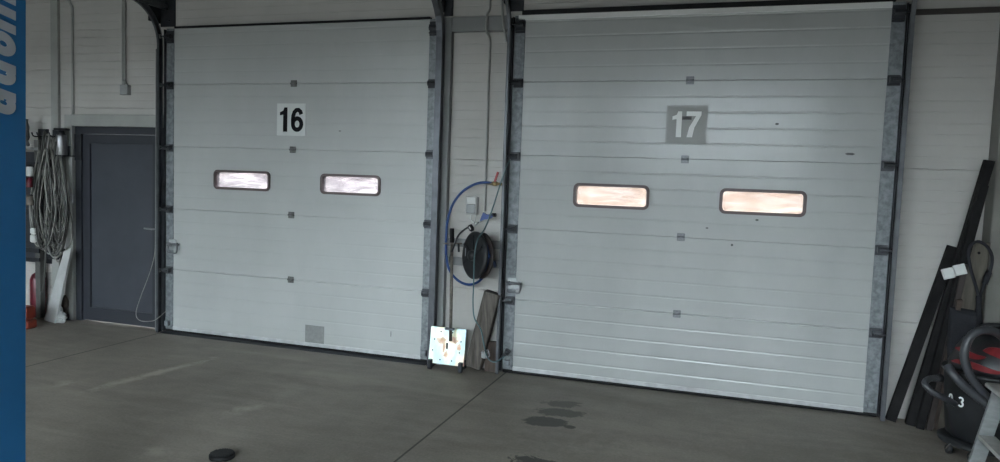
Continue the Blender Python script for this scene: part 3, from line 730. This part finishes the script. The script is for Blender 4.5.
MB().tube([h1-(h1-h0).normalized()*.02, W(452, 228.5, -.07)], .019, 12).build('grip', 'rubber', t)
MB().tube([W(443.5, 243.5, -.075), W(462, 243.5, -.075)], .007, 8).build('crossbar', 'rust', t)
MB().tube([W(458.5, 243.5, -.075), W(458.8, 252, -.075)], .010, 8).build('hook', 'dark_steel', t)
h2 = h0+(h1-h0)*.12
MB().cbox(h2.x-.05, h2.x+.03, h2.y-.02, h2.y+.02, h2.z-.012, h2.z+.006).build('clamp', 'galv', t)

# leaning timber
A = W(495.2, 291.5, -.02); B = FL(473.5, 370.5, 0); ax_ = (A-B).normalized()
A = A-ax_*.0; 
tag(MB().bar(B+Vector((0, .0, .035))+ax_*.0, Vector((A.x, -.075, A.z)), .14, .09, (1, 0, .2)).build('timber', 'wood', bevel=.008), 'thick weathered wooden beam leaning on the wall beside the bright plate', 'timber')
a = W(485, 341, -.04); b_ = W(496.5, 366, -.04)
t = thing('wood_offcut', (a.x, -.02, 0), 'small dark reddish brown board standing behind the leaning beam', 'board')
MB().cbox(a.x, b_.x, -.035, -.005, .0005, a.z).build('board', 'wood_dark', t)
c = W(485, 355, -.1); t2 = thing('metal_clamp', (c.x, -.1, c.z-.04), 'small pale metal clamp on the cord in front of the dark offcut', 'clamp')
MB().cbox(c.x-.03, c.x+.02, -.12, -.08, c.z-.03, c.z+.035, .01).build('clamp_body', 'galv_light', t2)
MB().tube(cr([c+Vector((.0, -.02, .03)), c+Vector((.03, -.02, .05)), c+Vector((.045, -.02, .0)), c+Vector((.01, -.02, -.02))], 5), .006, 6).build('clamp_wire', 'steel', t2)
t = thing('spray_lance', W(505, 357, -.12), 'dark blue grey hand tool clipped low on the left track of door 17', 'tool')
MB().tube([W(500, 359.5, -.12), W(507, 352, -.13)], .012, 10, rf=lambda q: .009+.010*q).build('handle', 'blackpl', t)
MB().tube([W(506, 354, -.13), W(508.5, 350, -.13)], .024, 12).build('head', 'dark_steel', t)
# wall box beside the tool: bottom-left corner on the trolley side
c = W(433, 340, -.06)

# ------------------------------------------------------------------ right side: leaning bars
def lean(name, top, ytop, bot, w_, d, m, label, cat, prof=None, group=None):
    A = W(top[0], top[1], ytop); B = FL(bot[0], bot[1], 0.004+w_*.1)
    ax_ = (A-B).normalized()
    mb = MB(); mb.bar(B+ax_*(w_*.35), A, w_, d, (1, 0, 0), prof)
    # sit on the floor
    mz = min(v.z for v in mb.v)
    for v in mb.v: v.z -= mz-.001
    o = mb.build(name, m, bevel=.002); return tag(o, label, cat, group)
def Lp(w_, d, t_=.012): return [(-w_/2, -d/2), (w_/2, -d/2), (w_/2, -d/2+t_), (-w_/2+t_, -d/2+t_), (-w_/2+t_, d/2), (-w_/2, d/2)][::-1]
lean('metal_bar', (989.5, 157), -.17, (909, 424), .06, .05, 'bar', 'longest black bar leaning against the grey column', 'bar')
lean('metal_bar', (984, 182), -.235, (919, 427.5), .05, .05, 'bar', 'second longest black bar, leaning just right of the longest', 'bar')
lean('metal_bar', (953, 243), -.03, (889.5, 420), .065, .05, 'bar', 'black bar standing furthest left, leaning on the ribbed wall', 'bar')
lean('metal_bar', (965, 262), -.235, (928.5, 429), .035, .04, 'bar_brown', 'thin brown black bar leaning left of the wooden board', 'bar')
# wooden board
def quadboard(name, tl, tr, br, bl, yt, thick, m, label, cat):
    a, b_ = W(*tl, yt), W(*tr, yt); c_, d_ = FL(*br, .002), FL(*bl, .002)
    nrm = (b_-a).cross(d_-a).normalized()
    if nrm.y < 0: nrm = -nrm
    vs = [a, b_, c_, d_]+[q+nrm*thick for q in (a, b_, c_, d_)]
    mz = min(v.z for v in vs); vs = [v-Vector((0, 0, mz-.001)) for v in vs]
    mb = MB().add(vs, [(3, 2, 1, 0), (4, 5, 6, 7), (0, 1, 5, 4), (1, 2, 6, 5), (2, 3, 7, 6), (3, 0, 4, 7)])
    return tag(mb.build(name, m, bevel=.004), label, cat)
wb = quadboard('wooden_board', (969, 243), (991, 243), (966, 433), (931, 429), -.24, .028, 'board', 'brown grey wooden board leaning on the column behind the black bag', 'board')
hk = W(979, 253, -.262); MB().lathe([(.009, 0), (.008, .003)], hk, (0, -1, 0), 12).build('knot_hole', 'ink', wb)
quadboard('plank', (957.5, 300), (963, 300), (937, 430), (929.5, 428), -.33, .022, 'wood_dark', 'narrow dark brown plank leaning left of the black bag', 'plank')
# white two part block over the bars
c = W(953.5, 271.5, -.285)
t = thing('white_block', (c.x, c.y, c.z-.05), 'white two part plastic block across the black leaning bars', 'block')
ang = R(14)
for k, (u, v) in enumerate(((948.2, 273.5), (959.8, 269.8))):
    q = W(u, v, -.285); sd = Vector((math.cos(ang), 0, math.sin(ang))); ups = Vector((-math.sin(ang)*1.3, .2, math.cos(ang))).normalized()
    MB().bar(q-ups*.036, q+ups*.036, .068, .035, sd).build('half', 'whitepl', t, bevel=.004)
# black bag hanging from a long strap
YBG = -.285
t = thing('shoulder_bag', W(966, 395, YBG), 'black shoulder bag hanging by its strap in front of the board', 'bag')
pts = [(949.5, 306), (976.5, 310.5), (980, 335), (978, 356), (970, 376), (948, 378), (947, 345)]
mb = MB(); P3 = [W(u, v, YBG) for u, v in pts]
cen = sum(P3, Vector())/len(P3)
rings = []
for k, (o_, s_) in enumerate(((-.035, .86), (-.025, .97), (0, 1), (.018, .98), (.026, .88))): rings.append([cen+(p-cen)*s_+Vector((0, o_, 0)) for p in P3])
n = len(P3); vs = [p for rg in rings for p in rg]; fs = [tuple(range(n-1, -1, -1)), tuple(range(4*n, 5*n))]
for i in range(4):
    for k in range(n): fs.append((i*n+k, i*n+(k+1) % n, (i+1)*n+(k+1) % n, (i+1)*n+k))
mb.add(vs, fs); mb.build('bag_body', 'bag', t, bevel=.004)
st = [W(u, v, y) for u, v, y in ((976, 312, -.272), (979, 300, -.272), (976.5, 288, -.272), (971, 270, -.272), (968.5, 255, -.272), (970.5, 246, -.272), (978, 241.5, -.272), (986.5, 246, -.272), (992, 256, -.272), (990.5, 270, -.272), (985, 283, -.272), (980.5, 295, -.272), (979, 306, -.272))]
mb = MB(); path = cr(st, 6)
for i in range(len(path)-1): pass
mb.tube(path, .010, 8); mb.build('strap', 'bag', t)
MB().tube([W(989, 272, -.275), W(984.5, 284, -.275)], .019, 8).build('strap_pad', 'bag', t)
MB().tube([W(979, 296, -.285), W(979, 330, -.325)], .018, 8).build('strap_end', 'bag', t)

# ------------------------------------------------------------------ wet vacuum
vb = FL(988, 459); VX, VY = vb.x, vb.y+.105
RV = .255
t = thing('wet_vacuum', (VX, VY, 0), 'black drum workshop vacuum with red head and grey hose', 'vacuum cleaner')
yb = VY-.2
H = lambda u, v, y=None: W(u, v, VY-.24 if y is None else y)
ztop_ = W(980, 372, VY-.1).z
MB().lathe([(.19, .10), (.215, .12), (.235, .3), (RV-.005, ztop_-.03), (RV+.008, ztop_-.02), (RV+.008, ztop_)], (VX, VY, 0), seg=40).build('drum', 'blackpl', t)
hd = MB(); hz = ztop_+.001; hh = W(985, 333, VY).z-hz
hd.lathe([(RV, 0), (RV+.005, .03), (RV-.02, .09), (RV-.035, hh*.55), (RV-.07, hh*.8), (.10, hh*.98), (.03, hh)], (VX+.03, VY, hz), seg=40); ho = hd.build('motor_head', 'blackpl', t)
# red bands round the head
def band(z0, z1, r0, r1, a0, a1, n=24, th=.012, wob=0.0, ph=0):
    mb = MB(); vs = []; fs = []
    for k in range(n+1):
        tt = k/n; a = R(a0+(a1-a0)*tt); tp = math.sin(math.pi*min(1, max(0, tt)))**.5
        zc = (z0+z1)/2+wob*math.sin(ph+tt*5); hw = (z1-z0)/2*max(.12, tp)
        for zz_, rr, oo in ((zc-hw, r0, 0), (zc-hw, r0, th), (zc+hw, r1, th), (zc+hw, r1, 0)):
            vs.append((VX+.03+(rr+oo)*math.cos(a), VY+(rr+oo)*math.sin(a), hz+zz_))
    for k in range(n):
        for j in range(4): fs.append((k*4+j, k*4+(j+1) % 4, (k+1)*4+(j+1) % 4, (k+1)*4+j))
    fs += [(0, 1, 2, 3), tuple(n*4+j for j in (3, 2, 1, 0))]
    mb.add(vs, fs); return mb.build('red_band', 'vacred', ho)
def hr(z):   # head radius at height
    P_ = [(0, RV), (.03, RV+.005), (.09, RV-.02), (hh*.55, RV-.035), (hh*.8, RV-.07), (hh*.98, .10)]
    for (za, ra), (zb2, rb) in zip(P_, P_[1:]):
        if za <= z <= zb2: return ra+(rb-ra)*(z-za)/(zb2-za)
    return .1
for z0_, z1_, a0, a1, wo, ph in ((.03, .065, 190, 262, .010, 0), (.02, .07, 268, 345, .012, 2), (.10, .135, 185, 240, .012, 1), (.105, .175, 235, 330, .018, 1.5), (.20, .235, 200, 290, .010, 3), (.19, .225, 285, 350, .01, 0)):
    if z1_ < hh*.97: band(z0_, z1_, hr(z0_)-.004, hr(z1_)-.004, a0, a1, wob=wo, ph=ph)
MB().tube(cr([(VX-.10, VY-.02, hz+hh*.92), (VX-.06, VY-.04, hz+hh+.05), (VX+.12, VY-.04, hz+hh+.05), (VX+.16, VY-.02, hz+hh*.92)], 6), .018, 10).build('carry_handle', 'blackpl', t)
# ribbed hose
def hose(pts, r=.025):
    p = cr(pts, 12); L_ = [0]
    for a, b_ in zip(p, p[1:]): L_.append(L_[-1]+(b_-a).length)
    tot = L_[-1]; N = int(tot/.009); out = []; j = 0
    for i in range(N+1):
        d_ = tot*i/N
        while j < len(p)-2 and L_[j+1] < d_: j += 1
        out.append(p[j].lerp(p[j+1], (d_-L_[j])/max(1e-6, L_[j+1]-L_[j])))
    mb = MB(); o = mb.tube(out, r, 12, rf=lambda q: r*(1+(.05 if int(q*N+.5) % 2 else -.05))); return mb.build('hose', 'vachose', t)
yh = VY-.30
hose([W(1004, 338, yh+.1), W(996, 332.5, yh+.06), W(985, 330, yh), W(973, 334, yh-.02), W(966, 345, yh-.03), W(964.5, 358, yh-.03), W(969, 373, yh-.03), W(977, 386, yh-.02), W(990, 400, yh), W(1003, 412, yh+.02)])
hose([W(947.5, 366, yh+.02), W(953, 374, yh-.02), W(962, 384, yh-.03), W(973, 393.5, yh-.03), W(987, 405, yh-.02), W(1002, 420, yh)], .026)
hose([W(938, 378, yh+.10), W(929, 379, yh+.04), W(925, 383.5, yh), W(931, 391, yh-.02), W(940, 396, yh-.0), W(950, 401, VY-.20), W(955, 404, VY-.16)], .019)
MB().tube([W(935, 378, yh+.09), W(940.5, 378, yh+.12)], .026, 12).build('nozzle', 'blackpl', t)
# white characters on the drum
def drumfn(u, v, h):
    q0 = W(u, v, VY-RV); 
    ang0 = math.atan2(-(math.sqrt(max(0, (RV*.98)**2-(q0.x-VX)**2))), q0.x-VX)
    def fn(a, b_, tt):
        an = ang0+a*h/RV; rr = RV*.985+.004-.003*tt
        return (VX+rr*math.cos(an), VY+rr*math.sin(an), q0.z+b_*h)
    return fn
for ch, (u, v) in zip('03', ((956.5, 410), (963, 411))):
    mb = MB(); fn = drumfn(u, v, .065)
    if ch == '0': ribbon(mb, arc(.3, .5, .2, .4, 0, 360, 20)[:-1], .17, fn, True)
    else:
        ribbon(mb, arc(.28, .72, .2, .2, 150, -80, 12), .16, fn); ribbon(mb, arc(.28, .29, .22, .22, 80, -150, 12), .16, fn)
    mb.build('lettering', 'paper', t)
# wheeled base
mb = MB(); mb.lathe([(.22, .06), (.255, .065), (.26, .085), (.23, .1), (.12, .099)], (VX, VY, 0), seg=36); mb.build('base_ring', 'blackpl', t)
for an in (205, 240, 285, 340, 60, 120):
    cx_, cy_ = VX+.24*math.cos(R(an)), VY+.24*math.sin(R(an))
    cw = MB().lathe([(.026, 0), (.03, .006), (.03, .022), (.026, .028)], (cx_-.014, cy_, .0305), (1, .2, 0), 16).build('caster', 'blackpl', t)
    MB().tube(cr([(cx_-.02, cy_-.005, .032), (cx_, cy_-.03, .075), (cx_+.02, cy_-.005, .032)], 4), .005, 6).build('fork', 'chrome', cw)

# ------------------------------------------------------------------ step ladder
YL = VY-.54
t = thing('step_ladder', FL(990, 500), 'aluminium step ladder in the lower right corner in front of the vacuum', 'ladder')
def rail(u0, v0, u1, v1, y0, y1, w_=.075, m='ladder'):
    A, B = W(u0, v0, y0), W(u1, v1, y1); d_ = (B-A).normalized(); B = A+d_*((A.z-.02)/-d_.z) if d_.z < 0 else B
    c_ = [(-w_/2, -.013), (w_/2, -.013), (w_/2, .013), (w_/2-.006, .013), (w_/2-.006, -.007), (-w_/2+.006, -.007), (-w_/2+.006, .013), (-w_/2, .013)]
    MB().bar(B, A, w_, .026, (1, 0, 0), c_).build('rail', m, t); return A, B
A = W(993, 392, YL); q = W(969, 462, YL); dd = (q-A).normalized(); dn = Vector((dd.x, -.0, dd.z)).normalized()
def rail(dx, dy, w_, m, zt=0):
    T = A+Vector((dx, dy, zt)); B = T+dn*((T.z-.015)/-dn.z)
    c_ = [(-w_/2, -.013), (w_/2, -.013), (w_/2, .013), (w_/2-.006, .013), (w_/2-.006, -.007), (-w_/2+.006, -.007), (-w_/2+.006, .013), (-w_/2, .013)]
    MB().bar(B, T, w_, .026, (1, 0, 0), c_).build('rail', m, t)
rail(.035, 0, .075, 'ladder'); rail(.035, -.44, .075, 'ladder')
rail(.17, .02, .04, 'ladder', -.05); rail(.17, -.46, .04, 'ladder', -.05)
zr = W(979, 436, YL).z
for k in range(4):
    z = zr-.25*k
    if z < .06: break
    xx = A.x+dn.x*((A.z-z)/-dn.z)
    MB().cbox(xx-.005, xx+.085, YL-.428, YL-.0135, z-.012, z+.012, .003).build('step', 'ladder_light', t)
MB().cbox(A.x-.03, A.x+.24, YL-.48, YL+.05, A.z+.016, A.z+.042, .006).build('top_step', 'ladder_light', t)

# ------------------------------------------------------------------ blue lift post with lettering
YF = -3.55
XP = W(24.6, 231, YF).x
t = thing('lift_post', (XP-.14, YF-.3, 0), 'blue painted lift post with pale lettering at the left edge', 'post')
mb = MB(); mb.cbox(XP-.28, XP, YF-.55, YF, .0, 3.6, .008); mb.build('column', 'blue', t)
MB().cbox(XP-.33, XP+.03, YF-.65, YF-.0, .0, .02).build('base_plate', 'blue', t)
# letters run upwards, their feet towards the far edge
yb0 = WX(11.2, 100, XP).y
xh = .105
def zat(v): return WX(11, v, XP).z
def letter(kind, v0, v1):
    z0_, z1_ = zat(v0), zat(v1); wd = z1_-z0_; sw = .036
    # local: a = along reading direction (up), b = from baseline to the top of the letter (towards -y)
    fn = lambda a, b_, tt: (XP+.0035-.003*tt, yb0-b_, z0_+a+b_*.22)
    mb = MB()
    if kind in 'ud':
        ribbon(mb, [(sw/2, xh), (sw/2, xh*.55)]+arc(wd*.46, xh*.46, wd*.46-sw/2, xh*.46-sw/2, 180, 330, 14), sw, fn)
        ribbon(mb, [(wd-sw/2, -.0), (wd-sw/2, xh*(1.0 if kind == 'u' else 1.5))], sw, fn)
        if kind == 'd': ribbon(mb, arc(wd*.46, xh*.5, wd*.46-sw/2, xh*.5-sw/2, 0, 180, 12), sw, fn)
    if kind == 'o': ribbon(mb, arc(wd/2, xh/2, wd/2-sw/2, xh/2-sw/2, 0, 360, 28)[:-1], sw, fn, True)
    if kind == 'm':
        for a in (sw/2, wd/2, wd-sw/2): ribbon(mb, [(a, 0), (a, xh*.8)], sw, fn)
        for a in (0, wd/2-sw/2): ribbon(mb, arc(a+wd/4+sw/4, xh*.7, wd/4-sw/4, xh*.3-sw/2, 0, 180, 12), sw, fn)
    mb.build('letter', 'letter', t)
letter('d', 117, 93.5); letter('u', 88, 66); letter('o', 60, 37); letter('m', 35, -3)
t.rotation_euler = (0, R(.8), 0); t.location.x -= .004

# ------------------------------------------------------------------ left corner: rack, cables, canister, boards
cD, cG = 'greycable2', 'greycable'
# rack post and shelves
t = thing('storage_rack', W(38, 325, -.0), 'grey steel rack post with dark brackets behind the hanging cables', 'rack')
xa_, xb_ = W(36.5, 240, -.06).x, W(41.5, 240, -.06).x
MB().cbox(xa_, xb_, -.08, -.02, .0, W(38, 140, -.06).z, .003).build('upright', 'greycable2', t)
xl = W(20, 240, -.06).x
for v, h_ in ((149, .03), (163, .02), (212, .06), (250, .05), (259, .04)):
    z = W(34, v, -.06).z; MB().cbox(xl-.3, xb_+.01, -.10, -.081, z-h_/2, z+h_/2, .003).build('shelf_rail', 'dark_steel' if v != 149 else 'post', t)
z = W(34, 152, WY).z; MB().cbox(xl-.3, xb_+.03, WY-.02, WY-.0005, W(34, 262, WY).z, z).build('dark_backing', 'darkframe', t)  # dark sheet added to lower the tone behind the shelf items
# dark back board behind the cables with hooks
t = thing('hook_board', W(52, 185, WY), 'dark hook board on the wall carrying the cable coils', 'hook board')
px3 = lambda u, v: (lambda q: (q.x, q.z))(W(u, v, .03))
mb = MB()
for (u0, v0), (u1, v1) in (((38.5, 146), (62, 206)), ((39.5, 129), (47.5, 146.3)), ((54, 130), (61, 146.3)), ((47, 139), (54.5, 146.3))):
    (a, za_), (b_, zb2_) = px3(u0, v0), px3(u1, v1); mb.box(a, b_, .012, WY-.001, zb2_, za_)
mb.build('back_board', 'dark_steel', t)
for u0, u1, v0, v1 in ((38, 60, 197, 222), (40, 66, 247, 260)):
    a, b_ = W(u0, v0, .02), W(u1, v1, .02); MB().cbox(a.x, b_.x, .0, WY-.0005, b_.z, a.z).build('hook_bar', 'dark_steel', t)
for u in (43, 48, 54, 60): 
    q = W(u, 136, .0); MB().tube(cr([(q.x, .03, q.z), (q.x, -.10, q.z-.01), (q.x, -.13, q.z+.03)], 4), .007, 6).build('hook', 'dark_steel', t)
rnd = random.Random(11)
coil_lab = 'grey cable hanging in a long loop from the dark hook board'
ncab = 0
def coil(u0, u1, vt, vb, y, r, m, lab, grp, lean_=0, tail=None):
    n = 26; pts = []
    A = W((u0+u1)/2, vt, y); 
    for k in range(n):
        a = 2*math.pi*k/n; uu = (u0+u1)/2+(u1-u0)/2*math.sin(a)*(1 if abs(math.cos(a)) < .95 else .9)+lean_*(1-math.cos(a))/2
        tt = (1-math.cos(a))/2
        wd = .25+.75*min(1, tt*1.7)     # narrow at the hook, wide at the bottom
        uu = (u0+u1)/2+(u1-u0)/2*math.sin(a)*wd+lean_*tt
        vv = vt+(vb-vt)*tt
        pts.append(W(uu, vv, y+.012*math.sin(3*a)))
    path = cr(pts, 3, True)
    return tag(MB().tube(path, r, 7, closed=True).build('cable_coil', m), lab, 'cable', grp)
G1 = 'grey cables looped on the hook board'
specs = [(33, 63, 134, 254, -.03, .008, cG, 2), (36, 66, 136, 248, -.045, .007, cD, 1), (41, 68, 138, 258, -.06, .008, cG, 1), (45, 70, 140, 252, -.075, .007, cG, 0), (38, 60, 140, 243, -.09, .007, cD, 3),
         (46, 64, 150, 250, -.105, .008, cD, 3), (34, 52, 142, 250, -.05, .007, cG, -3), (50, 66, 150, 232, -.115, .007, cG, 2), (42, 58, 160, 256, -.125, .007, cD, 4), (48, 62, 136, 262, -.02, .006, cG, 3),
         (52, 67, 145, 244, -.135, .008, cD, 0), (30, 48, 150, 246, -.115, .007, cG, -1), (44, 54, 135, 212, -.145, .007, cG, 2), (52, 60, 142, 200, -.15, .007, cD, 0)]
for k in range(14):
    specs.append((rnd.uniform(32, 46), rnd.uniform(52, 68), rnd.uniform(130, 150), rnd.uniform(225, 256), -.02-.011*k, .007, cD if k % 3 else cG, rnd.uniform(-3, 4)))
for (u0, u1, vt, vb, y, r, m, le) in specs:
    dark = m == cD
    coil(u0, u1, vt, vb, y, r, m, ('dark grey' if dark else 'light grey')+' cable hanging in a long loop from the hook board', ('dark' if dark else 'light')+' grey cable loops on the hook board', le)
cable('cable', [W(68, 207, -.02), W(71.5, 220, -.02), W(72, 236, -.02), W(69, 246, -.02), W(62, 254, -.04), W(54, 258, -.06)], .008, cG, 'outermost grey cable bowing out beside the door surround', 'cable', k=8)
cable('cable', [W(46.5, 225, -.16), W(46, 250, -.16), W(44.5, 275, -.16), W(42.5, 292, -.15)], .007, cD, 'single dark cable end hanging below the cable loops', 'cable')
# plug and adaptor on rack
c = W(33.5, 231, -.17); t = thing('power_plug', (c.x, c.y, c.z-.05), 'white power plug dangling left of the cable loops', 'plug')
MB().cbox(c.x-.03, c.x+.03, c.y-.02, c.y+.02, c.z-.03, c.z+.03, .008).build('plug_top', 'whitepl', t); MB().cbox(c.x-.03, c.x+.04, c.y-.025, c.y+.015, c.z-.12, c.z-.035, .012).build('plug_body', 'whitepl', t)
MB().tube(cr([c+Vector((0, 0, .03)), W(31, 215, -.17), W(30, 205, -.16), W(33, 195, -.12), W(38, 184, -.1)], 6), .007, 7).build('lead', 'greycable', t)
# things on the rack
c = W(29.5, 146.5, -.09); 
t = thing('spindle', (c.x, -.09, c.z), 'pointed grey metal part standing on the rack shelf', 'metal part')
hs = W(29.5, 120, -.09).z-c.z
MB().lathe([(.045, .0), (.05, .02), (.04, .06), (.052, .09), (.045, .16), (.05, .2), (.035, .26), (.0425, .28), (.012, hs)], (c.x, -.15, c.z+.002), seg=16, smooth=False).build('body', 'track_lip', t)
for u, v, m, lb, r in ((29.5, 171, 'whitepl', 'small white jar on the upper part of the rack', .035), (30, 200, 'rust', 'small brown can low on the rack', .04), (29.5, 182, 'darkred', 'small dark red can between the jar and the brown can', .032)):
    c = W(u, v, -.15); hh_ = .11; t = thing('can', (c.x, -.15, c.z-hh_/2), lb, 'can'); MB().lathe([(r*.95, 0), (r, .005), (r, hh_*.85), (r*.7, hh_*.92)], (c.x, -.15, c.z-hh_/2), seg=16).build('body', m, t); MB().lathe([(r*.75, 0), (r*.7, .012)], (c.x, -.15, c.z+hh_*.422), seg=14).build('lid', 'blackpl', t)
# silver canister with black top
c = W(61.5, 155, -.1); zt_ = W(61.5, 135, -.1).z
t = thing('canister', (c.x, -.1, c.z), 'silver cylindrical canister with black top on the wall left of the side door', 'canister')
MB().lathe([(.050, 0), (.054, .006), (.054, zt_-c.z-.02), (.045, zt_-c.z)], (c.x, -.1, c.z), seg=24).build('body', 'steel', t)
mb = MB(); mb.lathe([(.045, 0), (.03, .02), (.03, .045)], (c.x, -.1, zt_+.0005), seg=18); mb.cbox(c.x-.075, c.x+.085, -.13, -.07, zt_+.046, zt_+.07); mb.build('cap', 'blackpl', t)
mb = MB(); mb.cbox(c.x-.065, c.x+.12, .02, WY-.0005, c.z-.05, zt_+.02); mb.cbox(c.x-.05, c.x+.05, -.14, .0195, c.z-.012, c.z-.001); mb.cbox(c.x-.02, c.x+.02, -.03, .0195, c.z-.012, c.z+.1); mb.build('bracket', 'dark_steel', t)
# switches
for u, v, m, lb in ((67.5, 198.5, 'blackpl', 'small black switch next to the door surround'), (72.8, 198.5, 'greypl', 'small grey green switch on the light door surround')):
    y_ = -.0105 if u > 70 else WY-.0005
    c = W(u, v, y_); t = thing('light_switch', (c.x, y_, c.z-.05), lb, 'switch')
    b0 = MB().cbox(c.x-.034, c.x+.034, y_-.03, y_, c.z-.048, c.z+.048).build('switch_box', m, t); MB().cbox(c.x-.018, c.x+.018, y_-.038, y_-.0305, c.z-.025, c.z+.025).build('rocker', 'post', t)
# white leaning plank
tag(quadboard('white_plank', (63.5, 252), (71, 248), (55, 323.5), (43.5, 320.5), -.10, .03, 'white_board', 'off white plank leaning against the light door surround', 'plank'), 'off white plank leaning against the light door surround', 'plank')
# white bag and rag beside it
c = FL(65.5, 322); 
t = thing('plastic_bag', (c.x, c.y, 0), 'crumpled white plastic bag on the floor beside the side door', 'bag')
mb = MB(); seg, rn = 18, 9; rb = random.Random(3); vs = []; fs = []
for i in range(rn):
    h_ = .12*i/(rn-1); rr = .048*math.sin(math.pi*(.18+.78*i/(rn-1)))**.7
    for k in range(seg): 
        a = 2*math.pi*k/seg; q = rr*(1+.22*rb.uniform(-1, 1)*1.5); vs.append((c.x+q*math.cos(a)*1.1, c.y-.05+q*math.sin(a)*.8, .001+h_))
for i in range(rn-1):
    for k in range(seg): fs.append((i*seg+k, i*seg+(k+1) % seg, (i+1)*seg+(k+1) % seg, (i+1)*seg+k))
fs += [tuple(range(seg-1, -1, -1)), tuple((rn-1)*seg+k for k in range(seg))]
mb.add(vs, fs, False); mb.build('bag_body', 'white_board', t)
MB().tube(cr([(c.x-.02, c.y-.05, .115), (c.x-.015, c.y-.05, .155), (c.x+.01, c.y-.05, .16), (c.x+.018, c.y-.05, .115)], 4), .006, 6).build('bag_handle', 'white_board', t)
c2 = W(63.5, 303, -.04); t = thing('rag', (c2.x, -.0, 0), 'brown grey bundled rag standing behind the white plastic bag', 'rag')
mb = MB(); vs = []; fs = []
for i in range(10):
    h_ = (c2.z+.08)*i/9; rr = .05*(.7+.3*math.sin(i*1.3))*(1 if i < 9 else .4)
    for k in range(14): a = 2*math.pi*k/14; q = rr*(1+.25*rb.uniform(-1, 1)); vs.append((c2.x+q*math.cos(a), -.02+q*math.sin(a)*.8, .001+h_))
for i in range(9):
    for k in range(14): fs.append((i*14+k, i*14+(k+1) % 14, (i+1)*14+(k+1) % 14, (i+1)*14+k))
fs += [tuple(range(13, -1, -1)), tuple(9*14+k for k in range(14))]
mb.add(vs, fs, True); mb.build('bundle', 'brownrag', t)
# orange red cases
c = FL(31, 330.5)
x1_ = W(38, 320, c.y+.12).x; hz0_ = W(30, 308, c.y).z
for z0_, z1_, dx, lb in ((.001, hz0_*.42, 0, 'orange red case on the floor at the foot of the rack'), (hz0_*.42+.002, hz0_, -.02, 'orange red case with dark knob stacked on the other case')):
    t = thing('tool_case', (x1_-.2, c.y+.06, z0_), lb, 'case', None)
    cb = MB().cbox(x1_-.42+dx, x1_+dx, c.y, c.y+.12, z0_, z1_, .015).build('case_body', 'orange', t)
    MB().cbox(x1_-.18+dx, x1_-.10+dx, c.y-.012, c.y-.0005, z0_+(z1_-z0_)*.35, z0_+(z1_-z0_)*.65).build('case_latch', 'blackpl', t)
# dark red cylinder
c = W(27.5, 312, -.16); zt_ = W(27.5, 274, -.16).z
t = thing('gas_cylinder', (c.x, -.16, 0), 'dark red gas cylinder standing behind the orange red cases', 'cylinder')
MB().lathe([(.07, .001), (.075, .01), (.075, zt_-.07), (.055, zt_-.02), (.025, zt_)], (c.x-.02, -.02, 0), seg=24).build('body', 'darkred', t)
MB().lathe([(.022, 0), (.026, .02), (.018, .05)], (c.x-.02, -.02, zt_+.0005), seg=12).build('valve', 'blackpl', t)

# ------------------------------------------------------------------ round rubber pad on the floor
c = FL(222, 457.5); rp = (FL(235, 457.5)-FL(209.5, 457.5)).length/2
t = thing('rubber_pad', (c.x, c.y, 0), 'round ribbed black rubber pad lying on the floor', 'pad')
po = MB().lathe([(rp*.98, .0005), (rp, .004), (rp, .020), (rp*.93, .025)], (c.x, c.y, 0), seg=36).build('pad_body', 'rubber', t)
mb = MB()
for k in range(-5, 6):
    hw = math.sqrt(max(0, (rp*.88)**2-(k*rp*.16)**2)); mb.cbox(c.x+k*rp*.16-.004, c.x+k*rp*.16+.004, c.y-hw, c.y+hw, .0255, .031, .001)
mb.build('pad_ribs', 'blackpl', t)

# loose rubber strip under door 17
A = FL(622, 377.5); B = FL(702, 388.5)
tag(MB().tube(cr([(A.x, A.y-.01, .008), (A.x*.6+B.x*.4, (A.y*.6+B.y*.4)-.03, .008), (B.x, B.y-.01, .008)], 6), .007, 8).build('rubber_strip', 'rubber'), 'loose black rubber strip on the floor under door 17', 'strip')

# ------------------------------------------------------------------ light: daylight through the open bays
wd = bpy.data.worlds.new('world'); S.world = wd; wd.use_nodes = True
bg = wd.node_tree.nodes['Background']; bg.inputs['Color'].default_value = (.80, .925, 1.0, 1); bg.inputs['Strength'].default_value = 2.2
for i, (a, c_) in enumerate(OP):
    ld = bpy.data.lights.new('bay_portal', 'AREA'); ld.shape = 'RECTANGLE'; ld.size = c_-a; ld.size_y = OH; ld.cycles.is_portal = True
    lo = bpy.data.objects.new('bay_portal', ld); COL.objects.link(lo); lo.location = ((a+c_)/2, YB-.02, OH/2)
    lo.rotation_euler = (R(90), 0, 0)     # faces +y
    lo.rotation_euler = (R(-90), 0, 0)
S.view_settings.view_transform = 'Standard'; S.view_settings.look = 'None'
S.view_settings.gamma = 1; S.view_settings.use_curve_mapping = False
S.view_settings.exposure = 3.8
